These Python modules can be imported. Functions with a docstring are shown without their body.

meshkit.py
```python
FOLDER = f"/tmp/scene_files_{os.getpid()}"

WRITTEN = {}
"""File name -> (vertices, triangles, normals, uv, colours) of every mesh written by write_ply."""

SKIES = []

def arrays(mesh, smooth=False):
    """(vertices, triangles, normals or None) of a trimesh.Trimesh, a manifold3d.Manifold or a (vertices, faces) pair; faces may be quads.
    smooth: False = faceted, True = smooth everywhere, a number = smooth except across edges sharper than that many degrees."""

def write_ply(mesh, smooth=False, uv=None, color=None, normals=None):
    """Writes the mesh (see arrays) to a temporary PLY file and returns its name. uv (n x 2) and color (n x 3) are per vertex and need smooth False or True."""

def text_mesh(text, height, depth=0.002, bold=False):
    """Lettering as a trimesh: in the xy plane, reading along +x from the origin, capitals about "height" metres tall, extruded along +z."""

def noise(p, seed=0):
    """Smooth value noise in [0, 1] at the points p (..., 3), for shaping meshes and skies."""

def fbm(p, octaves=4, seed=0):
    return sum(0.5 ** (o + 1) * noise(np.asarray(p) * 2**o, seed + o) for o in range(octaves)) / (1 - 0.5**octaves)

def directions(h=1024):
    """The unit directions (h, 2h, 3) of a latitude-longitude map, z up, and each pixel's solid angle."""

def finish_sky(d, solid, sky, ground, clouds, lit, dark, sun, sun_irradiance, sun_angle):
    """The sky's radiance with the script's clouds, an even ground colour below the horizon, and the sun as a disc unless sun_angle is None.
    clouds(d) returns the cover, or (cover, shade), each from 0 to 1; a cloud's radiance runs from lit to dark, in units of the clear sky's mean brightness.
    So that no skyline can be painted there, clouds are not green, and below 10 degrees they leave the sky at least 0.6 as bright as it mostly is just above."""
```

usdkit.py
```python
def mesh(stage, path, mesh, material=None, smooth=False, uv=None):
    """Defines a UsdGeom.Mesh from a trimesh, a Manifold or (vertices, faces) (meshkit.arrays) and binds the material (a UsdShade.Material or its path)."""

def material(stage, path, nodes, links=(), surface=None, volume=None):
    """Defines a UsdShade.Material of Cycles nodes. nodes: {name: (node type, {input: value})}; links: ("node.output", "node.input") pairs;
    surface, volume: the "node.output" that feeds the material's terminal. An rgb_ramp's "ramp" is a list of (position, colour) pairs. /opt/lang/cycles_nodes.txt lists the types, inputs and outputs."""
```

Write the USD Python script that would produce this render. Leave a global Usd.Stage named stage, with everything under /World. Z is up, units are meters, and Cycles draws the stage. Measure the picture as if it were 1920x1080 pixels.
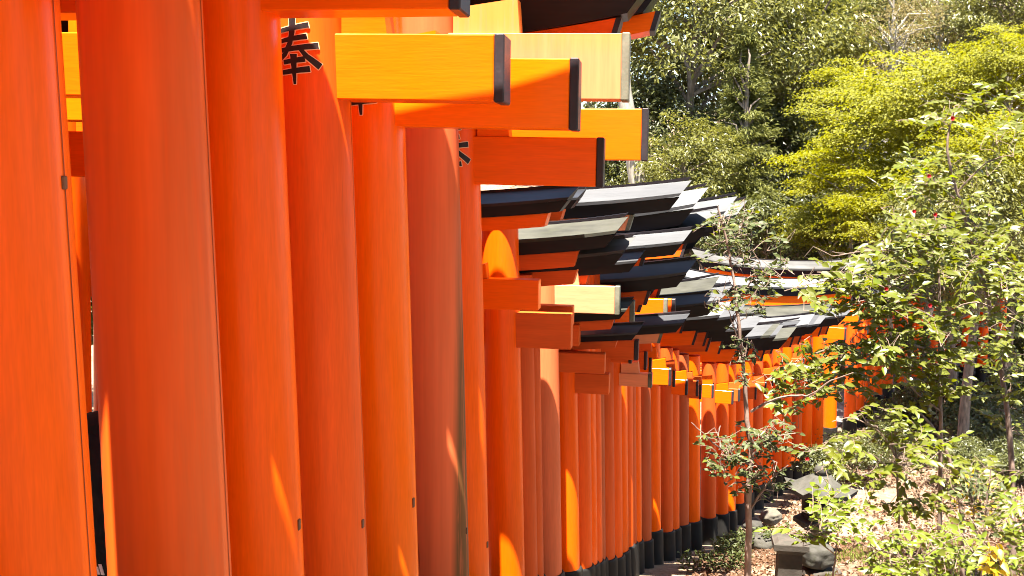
import math, random
import numpy as np, trimesh, usdkit, meshkit
import manifold3d as m3
from shapely.geometry import LineString, Polygon
from shapely import union_all, affinity
from pxr import Usd, UsdGeom, UsdLux, UsdShade, Gf, Sdf, Vt

stage = Usd.Stage.CreateInMemory()
UsdGeom.SetStageUpAxis(stage, UsdGeom.Tokens.z)
UsdGeom.SetStageMetersPerUnit(stage, 1.0)
UsdGeom.Xform.Define(stage, '/World')
UsdGeom.Scope.Define(stage, '/World/Looks')
R = random.Random(11)
NR = np.random.RandomState(5)

# ------------------------------------------------------------------ camera
CZ = 7.0
FPX = 1900.0
PITCH = math.atan(210 / 1900.0)
ROLL = 0.012
EXPOSURE = 3.2
F_ = np.array([0, math.cos(PITCH), -math.sin(PITCH)])
R0, U0 = np.array([1.0, 0, 0]), np.array([0, math.sin(PITCH), math.cos(PITCH)])
R_ = math.cos(ROLL) * R0 + math.sin(ROLL) * U0
U_ = math.cos(ROLL) * U0 - math.sin(ROLL) * R0
CAM = np.array([0, 0, CZ])
cam = UsdGeom.Camera.Define(stage, '/World/camera')
cam.CreateHorizontalApertureAttr(36.0)
cam.CreateVerticalApertureAttr(20.25)
cam.CreateFocalLengthAttr(36.0 * FPX / 1920)
cam.CreateClippingRangeAttr(Gf.Vec2f(0.05, 2000))
cam.CreateExposureAttr(EXPOSURE)
M = np.eye(4)
M[0, :3], M[1, :3], M[2, :3], M[3, :3] = R_, U_, -F_, CAM
cam.AddTransformOp().Set(Gf.Matrix4d(*M.ravel().tolist()))

# ------------------------------------------------------------------ sky and sun
SUN_AZ = math.radians(180 + 18)       # towards the sun, clockwise from +Y
SUN_EL = math.radians(75)
SUN = np.array([math.sin(SUN_AZ) * math.cos(SUN_EL), math.cos(SUN_AZ) * math.cos(SUN_EL), math.sin(SUN_EL)])
SKY_STRENGTH, SUN_INT = 0.055, 1.25
dome = UsdLux.DomeLight.Define(stage, '/World/sky')
dome.GetPrim().SetCustomDataByKey('kind', 'structure')
sky_mat = usdkit.material(stage, '/World/Looks/sky', {
    "s": ("sky_texture", {"sky_type": "single_scattering", "sun_disc": False, "sun_elevation": SUN_EL, "sun_rotation": math.atan2(SUN[0], SUN[1]), "altitude": 100.0, "aerosol_density": 1.0}),
    "b": ("background_shader", {"strength": SKY_STRENGTH})}, [("s.color", "b.color")], surface="b.background")
UsdShade.MaterialBindingAPI.Apply(dome.GetPrim()).Bind(sky_mat)
sun = UsdLux.DistantLight.Define(stage, '/World/sun')
sun.CreateNormalizeAttr(True)
sun.CreateIntensityAttr(SUN_INT)
sun.CreateAngleAttr(0.53)
sun.CreateColorAttr(Gf.Vec3f(1.0, 0.94, 0.84))
zax = SUN
xax = np.cross([0, 0, 1], zax); xax /= np.linalg.norm(xax)
yax = np.cross(zax, xax)
MS = np.eye(4); MS[0, :3], MS[1, :3], MS[2, :3], MS[3, :3] = xax, yax, zax, SUN * 50
sun.AddTransformOp().Set(Gf.Matrix4d(*MS.ravel().tolist()))

# ------------------------------------------------------------------ helpers
_used = {}
def numbered(parent, name):
    k = (parent, name)
    n = _used.get(k, 0)
    _used[k] = n + 1
    return f'{parent}/{name}' if n == 0 else f'{parent}/{name}_{n:03d}'

def path_of(p):
    return '/World' if p is None else str(p.GetPath())

def tag(prim, label=None, cat=None, group=None, kind=None):
    prim = prim.GetPrim() if hasattr(prim, 'GetPrim') else prim
    for k, v in (('label', label), ('category', cat), ('group', group), ('kind', kind)):
        if v:
            prim.SetCustomDataByKey(k, v)
    return prim

def obj(name, mesh, mat, parent=None, smooth=False, loc=None):
    m = usdkit.mesh(stage, numbered(path_of(parent), name), mesh, mat, smooth=smooth)
    if loc is not None:
        m.AddTranslateOp().Set(Gf.Vec3d(*map(float, loc)))
    return m.GetPrim()

def thing(name, label, cat, loc=(0, 0, 0), rz=0.0, group=None):
    x = UsdGeom.Xform.Define(stage, numbered('/World', name))
    x.AddTranslateOp().Set(Gf.Vec3d(*map(float, loc)))
    x.AddRotateZOp().Set(math.degrees(rz))
    return tag(x.GetPrim(), label, cat, group)

def ray(x, y):
    d = F_ + (x - 960) / FPX * R_ + (540 - y) / FPX * U_
    return d

def at_depth(x, y, Y):
    """The world point on the line of sight through photo pixel (x, y) at the distance Y ahead."""
    d = ray(x, y)
    return CAM + d * (Y / d[1])

def cat(*ms):
    ms = [m if isinstance(m, tuple) else (np.array(m.vertices), np.array(m.faces)) for m in ms]
    off, vs, fs = 0, [], []
    for v, f in ms:
        vs.append(np.asarray(v, float)); fs.append(np.asarray(f, int) + off); off += len(v)
    return np.vstack(vs), np.vstack(fs)

def hull(pts):
    h = trimesh.convex.convex_hull(np.asarray(pts, float))
    return np.array(h.vertices), np.array(h.faces)

def cbox(lo, hi, b=0.004):
    """A box with chamfered edges."""
    lo, hi = np.asarray(lo, float), np.asarray(hi, float)
    pts = []
    for c in np.ndindex(2, 2, 2):
        p = np.where(np.array(c) == 1, hi - b, lo + b)
        for k in range(3):
            q = p.copy(); q[k] = hi[k] if c[k] else lo[k]
            pts.append(q)
    return hull(pts)

def tube(points, radii, n=8, cap=True):
    points = np.asarray(points, float)
    radii = np.broadcast_to(radii, len(points)).astype(float)
    t = np.gradient(points, axis=0)
    t /= np.linalg.norm(t, axis=1, keepdims=True) + 1e-12
    ref = np.array([0.3, 0.2, 1.0]) if abs(t[0][2]) < 0.9 else np.array([1.0, 0.1, 0])
    a = np.arange(n) * 2 * math.pi / n
    vs = []
    for p, d, r in zip(points, t, radii):
        s = np.cross(d, ref); s /= np.linalg.norm(s) + 1e-12
        q = np.cross(d, s)
        vs.append(p + r * (np.cos(a)[:, None] * s + np.sin(a)[:, None] * q))
    v = np.vstack(vs)
    f = []
    for i in range(len(points) - 1):
        for k in range(n):
            a0, a1 = i * n + k, i * n + (k + 1) % n
            f += [(a0, a1, a1 + n), (a0, a1 + n, a0 + n)]
    if cap:
        v = np.vstack([v, points[0], points[-1]])
        c0, c1 = len(v) - 2, len(v) - 1
        e = (len(points) - 1) * n
        for k in range(n):
            f += [(c0, (k + 1) % n, k), (c1, e + k, e + (k + 1) % n)]
    return v, np.array(f)[:, ::-1]

# ------------------------------------------------------------------ materials
LK = '/World/Looks/'
def paint(name, base, var=0.10, rough=0.4, stretch=(5, 5, 0.35), dirt=0.25, dirtcol=(0.10, 0.045, 0.02), dlo=0.60, dhi=0.80, bump=0.15, coat=0.0, spec=0.14, fade=None, fadeamt=0.0, grain=0.10):
    b = np.array(base)
    lo, hi = np.clip(b * (1 - var), 0, 1), np.clip(b * (1 + var), 0, 1)
    if fade is not None:
        hi = np.array(fade) * fadeamt + b * (1 - fadeamt)
    nodes = {
        "tc": ("texture_coordinate", {}),
        "m1": ("mapping", {"scale": stretch}),
        "n1": ("noise_texture", {"scale": 1.6, "detail": 4.0, "roughness": 0.55}),
        "r1": ("rgb_ramp", {"ramp": [(0.3, lo), (0.7, hi)]}),
        "m2": ("mapping", {"scale": tuple(np.array(stretch) * 2.6)}),
        "n2": ("noise_texture", {"scale": 3.0, "detail": 6.0, "roughness": 0.65}),
        "r2": ("map_range", {"from_min": dlo, "from_max": dhi, "to_min": 0.0, "to_max": dirt, "clamp": True}),
        "mx": ("mix", {"color2": dirtcol}),
        "n3": ("noise_texture", {"scale": 2.2, "detail": 3.0}),
        "m4": ("mapping", {"scale": tuple(np.array(stretch) * 9)}), "n4": ("noise_texture", {"scale": 2.0, "detail": 3.0, "roughness": 0.7}),
        "g4": ("map_range", {"from_min": 0.28, "from_max": 0.72, "to_min": 1 - grain, "to_max": 1 + grain * 0.6, "clamp": True}),
        "gm": ("mix", {"mix_type": "multiply", "fac": 1.0}), "cc": ("combine_color", {}), "ad": ("math", {"math_type": "add"}),
        "rr": ("map_range", {"from_min": 0.3, "from_max": 0.7, "to_min": rough - 0.08, "to_max": rough + 0.12, "clamp": True}),
        "bp": ("bump", {"strength": bump, "distance": 0.004}),
        "p": ("principled_bsdf", {"specular_ior_level": spec, "coat_weight": coat, "coat_roughness": 0.12}),
    }
    links = [("tc.object", "m1.vector"), ("m1.vector", "n1.vector"), ("n1.fac", "r1.fac"), ("tc.object", "m2.vector"), ("m2.vector", "n2.vector"),
             ("n2.fac", "r2.value"), ("r2.result", "mx.fac"), ("r1.color", "mx.color1"), ("mx.color", "gm.color1"), ("tc.object", "m4.vector"), ("m4.vector", "n4.vector"), ("n4.fac", "g4.value"), ("g4.result", "cc.r"), ("g4.result", "cc.g"), ("g4.result", "cc.b"), ("cc.color", "gm.color2"), ("gm.color", "p.base_color"),
             ("tc.object", "n3.vector"), ("n3.fac", "rr.value"), ("rr.result", "p.roughness"), ("n2.fac", "ad.value1"), ("n4.fac", "ad.value2"), ("ad.value", "bp.height"), ("bp.normal", "p.normal")]
    return usdkit.material(stage, LK + name, nodes, links, surface="p.BSDF")

VERT, HORZ = (5, 5, 0.35), (0.4, 5, 5)
PAINTS = {}
TONES = {
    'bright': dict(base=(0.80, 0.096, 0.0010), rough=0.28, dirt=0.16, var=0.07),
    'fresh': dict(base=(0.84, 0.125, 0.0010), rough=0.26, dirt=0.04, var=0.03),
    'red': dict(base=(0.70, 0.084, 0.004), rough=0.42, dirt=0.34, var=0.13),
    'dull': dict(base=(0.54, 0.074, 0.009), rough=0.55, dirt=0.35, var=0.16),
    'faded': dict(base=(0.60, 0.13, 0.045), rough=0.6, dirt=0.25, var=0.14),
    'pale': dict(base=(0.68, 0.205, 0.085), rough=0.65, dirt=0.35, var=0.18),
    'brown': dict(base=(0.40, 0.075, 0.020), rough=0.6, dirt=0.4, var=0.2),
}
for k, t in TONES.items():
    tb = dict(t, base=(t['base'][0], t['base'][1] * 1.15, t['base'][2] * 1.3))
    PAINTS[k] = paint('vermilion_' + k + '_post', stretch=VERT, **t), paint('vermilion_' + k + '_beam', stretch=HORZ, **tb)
BLACK = paint('black_paint', (0.012, 0.010, 0.012), var=0.3, rough=0.36, dirt=0.15, dirtcol=(0.06, 0.05, 0.045), stretch=HORZ)
CAPBLACK = paint('black_end_paint', (0.030, 0.024, 0.027), var=0.25, rough=0.42, dirt=0.3, dirtcol=(0.09, 0.085, 0.08), stretch=(3, 3, 3))
CAPGREY = paint('grey_worn_end_paint', (0.13, 0.125, 0.09), var=0.45, rough=0.6, dirt=0.6, dirtcol=(0.22, 0.24, 0.17), stretch=(4, 4, 4))
ROOFS = {
    'black': paint('roof_black_paint', (0.011, 0.0115, 0.014), var=0.35, rough=0.52, dirt=0.6, dirtcol=(0.045, 0.045, 0.045), stretch=HORZ, spec=0.3),
    'grey': paint('roof_grey_worn_paint', (0.023, 0.023, 0.025), var=0.4, rough=0.5, dirt=0.85, dirtcol=(0.012, 0.011, 0.011), dlo=0.50, stretch=HORZ, spec=0.4),
    'moss': paint('roof_mossy_wood', (0.030, 0.029, 0.022), var=0.5, rough=0.7, dirt=0.7, dirtcol=(0.035, 0.035, 0.02), dlo=0.5, stretch=(1.2, 6, 6)),
    'pale': paint('roof_pale_worn_wood', (0.048, 0.046, 0.043), var=0.35, rough=0.6, dirt=0.5, dirtcol=(0.08, 0.07, 0.06), stretch=(0.6, 6, 6)),
}
SLEEVE = paint('black_sleeve', (0.014, 0.013, 0.012), var=0.4, rough=0.5, dirt=0.5, dirtcol=(0.05, 0.055, 0.035), stretch=(3, 3, 1))
PLUG = paint('brown_wood_plug', (0.14, 0.06, 0.03), var=0.3, rough=0.6, dirt=0.3)
SEAM = paint('dark_seam', (0.16, 0.028, 0.010), var=0.4, rough=0.7, dirt=0.6)
INK = paint('black_lettering', (0.022, 0.017, 0.018), var=0.3, rough=0.4, dirt=0.3, dirtcol=(0.06, 0.05, 0.05), stretch=(6, 6, 6))
RIM = paint('pale_cut_edge', (0.80, 0.50, 0.30), var=0.15, rough=0.5, dirt=0.1)

def stained(name, base, axis, lo, hi, stain, stretch, rough=0.6, amount=0.9, gate_=(0.30, 0.52)):
    """Paint with a weather stain of its own shape along one side or the top."""
    nodes = {
        "tc": ("texture_coordinate", {}), "sp": ("separate_xyz", {}),
        "m1": ("mapping", {"scale": stretch}), "n1": ("noise_texture", {"scale": 2.2, "detail": 5.0, "roughness": 0.6}),
        "r1": ("rgb_ramp", {"ramp": [(0.3, np.array(base) * 0.85), (0.7, np.minimum(np.array(base) * 1.15, 1))]}),
        "a": ("map_range", {"from_min": lo, "from_max": hi, "to_min": 0.0, "to_max": 1.0, "clamp": True}),
        "n2": ("noise_texture", {"scale": 4.0, "detail": 6.0, "roughness": 0.65}),
        "r2": ("map_range", {"from_min": gate_[0], "from_max": gate_[1], "to_min": 0.0, "to_max": 1.0, "clamp": True}),
        "mu": ("math", {"math_type": "multiply"}), "am": ("math", {"math_type": "multiply", "value2": amount}),
        "mx": ("mix", {"color2": stain}), "p": ("principled_bsdf", {"roughness": rough, "specular_ior_level": 0.14}),
        "bp": ("bump", {"strength": 0.25, "distance": 0.004}),
    }
    links = [("tc.object", "sp.vector"), ("tc.object", "m1.vector"), ("m1.vector", "n1.vector"), ("n1.fac", "r1.fac"), (f"sp.{axis}", "a.value"),
             ("m1.vector", "n2.vector"), ("n2.fac", "r2.value"), ("a.result", "mu.value1"), ("r2.result", "mu.value2"), ("mu.value", "am.value1"), ("am.value", "mx.fac"),
             ("r1.color", "mx.color1"), ("mx.color", "p.base_color"), ("n2.fac", "bp.height"), ("bp.normal", "p.normal")]
    return usdkit.material(stage, LK + name, nodes, links, surface="p.BSDF")
# ------------------------------------------------------------------ lie of the land
_gy = [-40, -6, 0, 2.8, 4.5, 9.1, 11, 13, 15, 17, 21, 26, 29, 31.5, 36, 44, 60, 90, 400]
_gz = [1.0, -0.4, -1.35, -2.0, -2.55, -4.1, -4.65, -5.15, -5.75, -6.25, -6.42, -6.45, -6.3, -5.9, -4.2, -0.8, 3.5, 6.0, 8.0]
def ground_rel(Y):
    return np.interp(Y, _gy, _gz)
def ground(X, Y):
    return CZ + ground_rel(Y)

# ------------------------------------------------------------------ torii gates
def pillar_mesh(r, h, lean, seed, n=56, rings=16):
    """A slightly tapering round post that leans by lean metres in x per metre of height."""
    zs = np.linspace(0, h, rings)
    a = np.arange(n) * 2 * math.pi / n
    v, f = [], []
    for z in zs:
        rr = r * (1.035 - 0.07 * (z / h))
        p = np.stack([rr * np.cos(a), rr * np.sin(a), np.full(n, z)], 1)
        w = 1 + 0.012 * (meshkit.noise(np.stack([np.cos(a) * 1.3 + seed, np.sin(a) * 1.3, np.full(n, z * 0.8)], 1), seed) - 0.5)
        p[:, :2] *= w[:, None]
        p[:, 0] += lean * z
        v.append(p)
    v = np.vstack(v)
    for i in range(rings - 1):
        for k in range(n):
            a0, a1 = i * n + k, i * n + (k + 1) % n
            f += [(a0, a1, a1 + n), (a0, a1 + n, a0 + n)]
    c = len(v)
    v = np.vstack([v, [lean * h, 0, h], [0, 0, 0]])
    e = (rings - 1) * n
    for k in range(n):
        f += [(e + k, e + (k + 1) % n, c), ((k + 1) % n, k, c + 1)]
    return v, np.array(f)

def sweep(section, L, sori, slant, n=26, w0=0.0, power=2.6):
    """A closed section [(v, w), ...] carried along u from -L to L, its ends curving up by sori and cut on a slant."""
    s = np.asarray(section, float)
    m = len(s)
    t = np.linspace(-1, 1, n)
    v, f = [], []
    for x in t:
        up = sori * abs(x) ** power
        sh = np.sign(x) * abs(x) ** 6
        v.append(np.stack([x * L + sh * slant * (s[:, 1] - w0), s[:, 0], s[:, 1] + up], 1))
    v = np.vstack(v)
    for i in range(n - 1):
        for k in range(m):
            a0, a1 = i * m + k, i * m + (k + 1) % m
            f += [(a0, a0 + m, a1 + m), (a0, a1 + m, a1)]
    tri = trimesh.creation.triangulate_polygon(Polygon(s), engine='earcut')
    tv, tf = tri
    idx = np.array([np.argmin(((s - p) ** 2).sum(1)) for p in tv])
    for a, b, c in idx[tf]:
        f += [(a, b, c), (c + (n - 1) * m, b + (n - 1) * m, a + (n - 1) * m)]
    mesh = trimesh.Trimesh(v, np.array(f), process=False)
    trimesh.repair.fix_normals(mesh)
    return np.array(mesh.vertices), np.array(mesh.faces)

def stroke(pts, w0, w1=None):
    w1 = w0 if w1 is None else w1
    pts = np.array(pts, float)
    d = np.gradient(pts, axis=0); d /= np.linalg.norm(d, axis=1, keepdims=True)
    nrm = np.stack([-d[:, 1], d[:, 0]], 1)
    w = np.linspace(w0, w1, len(pts))[:, None] / 2
    return Polygon(np.vstack([pts + nrm * w, (pts - nrm * w)[::-1]])).buffer(0.004)

# the character painted on the posts, in units of its height, y down from its top, x from its middle
CHAR = union_all([
    stroke([(0.0, 0.0), (-0.01, 0.2), (-0.05, 0.38), (-0.14, 0.55), (-0.27, 0.66), (-0.40, 0.73)], 0.085, 0.05),
    stroke([(-0.25, 0.20), (0.0, 0.15), (0.24, 0.10)], 0.055, 0.075),
    stroke([(-0.23, 0.355), (0.0, 0.31), (0.21, 0.275)], 0.055, 0.075),
    stroke([(-0.42, 0.525), (0.0, 0.46), (0.38, 0.41)], 0.055, 0.085),
    stroke([(0.10, 0.46), (0.20, 0.58), (0.40, 0.73)], 0.05, 0.10),
    stroke([(-0.16, 0.67), (0.17, 0.62)], 0.06, 0.08),
    stroke([(-0.22, 0.83), (0.24, 0.77)], 0.06, 0.085),
    stroke([(0.0, 0.55), (0.0, 0.8), (0.005, 1.0)], 0.10, 0.03)])

def letter_on(poly, r, h, zmid, lean, depth, off):
    """The flat shape bent round a post of radius r (its front line faces -y), h tall, its middle at zmid."""
    polys = getattr(poly, 'geoms', [poly])
    out = []
    for g in polys:
        m = trimesh.creation.extrude_polygon(affinity.scale(g, h, -h, origin=(0, 0)), depth, engine='earcut')
        v, f = trimesh.remesh.subdivide_to_size(m.vertices, m.faces, 0.02)
        th = v[:, 0] / r
        rr = r + off + v[:, 2]
        z = zmid + h * 0.5 + v[:, 1]
        out.append((np.stack([rr * np.sin(th) + lean * z, -rr * np.cos(th), z], 1), f))
    return cat(*out)

GATES = []
DEBUG = False
def gate(label, x, Y, d, phi, tone='bright', btone=None, yref=540, W=3.1, N=None, S=None, K=None, nb=2.55, nh=0.215, no=0.22, gap=0.33, sh=0.18, kh=0.27, ko=0.75, so=None,
         sori=0.2, slant=0.75, lean=0.028, roof='black', cap=CAPBLACK, wedge=(0.20, 0.13), detail=2, letter=None, plug=None, seam=False, group=None, pmat=None, bmat=None, axis=None, tilt=0.0, redcap=False, cracks=(), sleeve=0.5, eave=1.6):
    phi = math.radians(phi)
    u, v = np.array([math.cos(phi), -math.sin(phi)]), np.array([math.sin(phi), math.cos(phi)])
    r = d / 2
    if axis is None:
        d3 = ray(x, yref)
        a = math.atan2(d3[0], d3[1])
        e = np.array([math.sin(a), math.cos(a)])
        t = (Y - r * math.sin(a)) / math.cos(a)
        A = t * e + r * np.array([-math.cos(a), math.sin(a)])
        Zref = CZ + d3[2] / d3[1] * Y
    else:
        A, Zref = np.array(axis, float), CZ + ground_rel(Y) + 1.5
    gz = ground(A[0], A[1]) - 0.06
    base = A + u * lean * (Zref - gz)
    C = base - u * (W / 2)
    def on(px, py, voff=0.0):
        o = np.array([CAM[0] - C[0], CAM[1] - C[1]])
        dd = ray(px, py)
        dv = dd[0] * v[0] + dd[1] * v[1]
        t = (voff - o @ v) / dv
        P = CAM + dd * t
        return (P[:2] - C) @ u, P[2] - gz
    half = W / 2
    top = lambda z: half - lean * z + r        # outer face of the right post at height z
    if N:
        xe, yt, yb = N
        ue, wb = on(xe, yb, -0.08); _, wt = on(xe, yt, -0.08)
        nb, nh, no = wb, wt - wb, ue - top(wb)
    if so is None:
        so = no + 0.06
    sb = nb + nh + gap
    if S:
        us, sb = on(S[0], S[1], -0.1)
        so = us - top(sb)
        s_end = sb
    for _ in range(4):
        if K:
            uk, wk = on(K[0], K[1], 0.0)
            ko = uk - top(wk)
            rest = wk - sb                     # lintel + roof beam + rise of the ends
            sh, kh, sori = 0.25 * rest, 0.46 * rest, 0.29 * rest
        if S:
            sb = s_end - sori * ((half - lean * sb + r + so) / (half - lean * (sb + sh) + r + ko)) ** 2.6
    rng = random.Random(int(x * 7 + Y * 131))
    btone = btone or tone
    pm, bm = pmat or PAINTS[tone][0], bmat or PAINTS[btone][1]
    g = thing('torii_gate', label, 'torii gate', (C[0], C[1], gz), -phi, group)
    nt = r * 0.5                               # half the tie beam's thickness
    H = sb + 0.005
    for s in (1, -1):
        loc = (s * half, 0, 0)
        pt = obj('pillar', pillar_mesh(r, H, -s * lean, int(x) + s + 2, n=56 if Y < 12 else 28), pm, g, smooth=50, loc=loc)
        n2 = 40 if Y < 14 else 20
        ang = np.arange(n2) * 2 * math.pi / n2
        rb = r * 1.035
        slv = tube([(0, 0, 0), (-s * lean * (sleeve - 0.02), 0, sleeve - 0.02), (-s * lean * sleeve, 0, sleeve)], [rb + 0.035, rb + 0.028, rb + 0.012], n=n2)
        obj('base_sleeve', slv, SLEEVE, g, smooth=40, loc=loc)
        if s == 1 and letter:
            for (yt_, yb_) in letter:
                px = (A @ np.array([1, 0])) / A[1] * FPX + 960
                _, zt = on(px, yt_, -r); _, zb = on(px, yb_, -r)
                rz = r * (1.035 - 0.07 * ((zt + zb) / 2 / H))
                obj('lettering_edge', letter_on(CHAR.buffer(0.013), rz, zt - zb, (zt + zb) / 2, -lean, 0.002, 0.001), RIM, pt)
                obj('lettering', letter_on(CHAR, rz, zt - zb, (zt + zb) / 2, -lean, 0.004, 0.001), INK, pt)
        if s == 1 and seam:
            th, wd = seam
            zz = np.linspace(0.5, H - 0.02, 20)
            rz = r * (1.035 - 0.07 * zz / H) + 0.0015
            pts = []
            for k in (-1, 1):
                wob = 0.0015 * np.sin(zz * 3.1 + Y)
                pts.append(np.stack([rz * np.sin(th + k * wd / r + wob) - lean * zz, -rz * np.cos(th + k * wd / r + wob), zz], 1))
            vv = np.vstack(pts); q = []
            for i in range(19):
                q += [(i, i + 20, i + 21), (i, i + 21, i + 1)]
            obj('seam', (vv, np.array(q)), SEAM, pt)
        for (th, y0, y1) in (cracks if s == 1 else ()):
            _, za = on(x, y0, 0.0); _, zb = on(x, y1, 0.0)
            zz = np.linspace(zb, za, 12)
            rz = r * (1.035 - 0.07 * zz / H) + 0.001
            wd = 0.0022 * np.sin(np.linspace(0.05, 3.09, 12))
            cv = []
            for k in (-1, 1):
                a_ = th + 0.006 * np.sin(zz * 11 + th) + k * wd / r
                cv.append(np.stack([rz * np.sin(a_) - lean * zz, -rz * np.cos(a_), zz], 1))
            obj('crack', (np.vstack(cv), np.array([q for i in range(11) for q in ((i, i + 12, i + 13), (i, i + 13, i + 1))])), SEAM, pt)
        if s == 1 and plug:
            for (yp, th, ph) in plug:
                _, zp = on(x, yp, 0.0)
                rz = r * (1.035 - 0.07 * zp / H)
                b = cbox((-0.011, -0.006, -ph / 2), (0.011, 0.006, ph / 2), 0.003)
                c_, s_ = math.cos(th), math.sin(th)
                vv = b[0] @ np.array([[c_, s_, 0], [-s_, c_, 0], [0, 0, 1]])
                vv = vv + [rz * s_ - lean * zp, -rz * c_, zp]
                obj('plug', (vv, b[1]), PLUG, pt)
    # tie beam through both posts
    un = half + (no + r) - lean * nb
    def bent(m):
        m[0][:, 2] += tilt * m[0][:, 0]
        return m
    capw = 0.045 if no > 0.3 else 0.035
    capped = no > 0.12 and not redcap
    obj('tie_beam', bent(cbox((-un + capw * capped, -nt, nb), (un - capw * capped, nt, nb + nh), 0.005)), bm, g, smooth=30)
    if capped:
        for s in (-1, 1):
            lo, hi = sorted((s * (un - capw), s * un))
            obj('beam_end_cap', bent(cbox((lo, -nt - 0.004, nb - 0.004), (hi, nt + 0.004, nb + nh + 0.004), 0.006)), cap, g, smooth=30)
    if wedge:
        wl, wh = wedge
        for s in (-1, 1):
            for io in (-1, 1):
                edge = s * (half - lean * (nb + nh)) + io * s * r * 0.97
                tipx = edge + io * s * wl * (1 if io > 0 else 0.7)
                z0 = nb + nh + 0.002
                ph = []
                for vv in (-nt * 0.8, nt * 0.8):
                    ph += [(edge, vv, z0), (edge, vv, z0 + wh * 0.72), (tipx, vv, z0), (tipx - io * s * 0.015, vv, z0 + wh)]
                obj('wedge', bent(hull(ph)), bm, g)
    if detail >= 2:
        obj('strut', cbox((-r * 0.62, -nt * 0.95, nb + nh), (r * 0.62, nt * 0.95, sb), 0.004), bm, g)
    # under lintel, curved with the roof beam, and its end caps
    us = half - lean * sb + r + so
    sv = r * 0.72
    Lk = half - lean * (sb + sh) + r + ko
    def ssori(L):
        return sori * (L / Lk) ** 2.6
    sec = [(-sv, sb), (sv, sb), (sv, sb + sh), (-sv, sb + sh)]
    obj('lintel', sweep(sec, us, ssori(us), 0.28, w0=sb), bm, g, smooth=30)
    if not redcap:
        for s in (-1, 1):
            cp = []
            for k, e in ((0, -0.006), (1, 0.028)):
                for vv in (-sv - 0.003, sv + 0.003):
                    for w in (sb - 0.003, sb + sh):
                        cp.append((s * (us + e + 0.28 * (w - sb)), vv, w + ssori(us)))
            obj('lintel_end_cap', hull(cp), cap, g)
    # roof beam: black body and sloped roof
    b0 = sb + sh
    bv, rv = sv * 1.28, sv * eave + 0.02
    hb = kh * 0.46
    obj('roof_beam', sweep([(-bv, b0 + 0.001), (bv, b0 + 0.001), (bv * 1.12, b0 + hb), (-bv * 1.12, b0 + hb)], Lk - slant * kh * 0.9, ssori(Lk - slant * kh * 0.9), slant, w0=b0), BLACK, g, smooth=30)
    e = kh * 0.10
    obj('roof_cap', sweep([(-rv, b0 + hb - 0.004), (rv, b0 + hb - 0.004), (rv, b0 + hb + e), (0.03, b0 + kh), (-0.03, b0 + kh), (-rv, b0 + hb + e)], Lk - slant * kh * 0.45, ssori(Lk - slant * kh * 0.45), slant, w0=b0 + hb), ROOFS[roof], g, smooth=20)
    if detail >= 1:
        obj('ridge_strip', sweep([(-0.034, b0 + kh - 0.012), (0.034, b0 + kh - 0.012), (0.034, b0 + kh + 0.018), (-0.034, b0 + kh + 0.018)], Lk, ssori(Lk), slant, w0=b0 + kh), BLACK, g)
    if DEBUG: print(label[:40], 'nb', round(nb, 2), 'nh', round(nh, 2), 'no', round(no, 2), 'sb', round(sb, 2), 'so', round(so, 2), 'ko', round(ko, 2), 'sh', round(sh, 2), 'kh', round(kh, 2), 'sori', round(sori, 2))
    GATES.append(dict(g=g, C=C, gz=gz, Y=Y, A=A, nb=nb, sb=sb, no=no, ko=ko, top=b0 + kh + sori))
    return g

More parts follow.
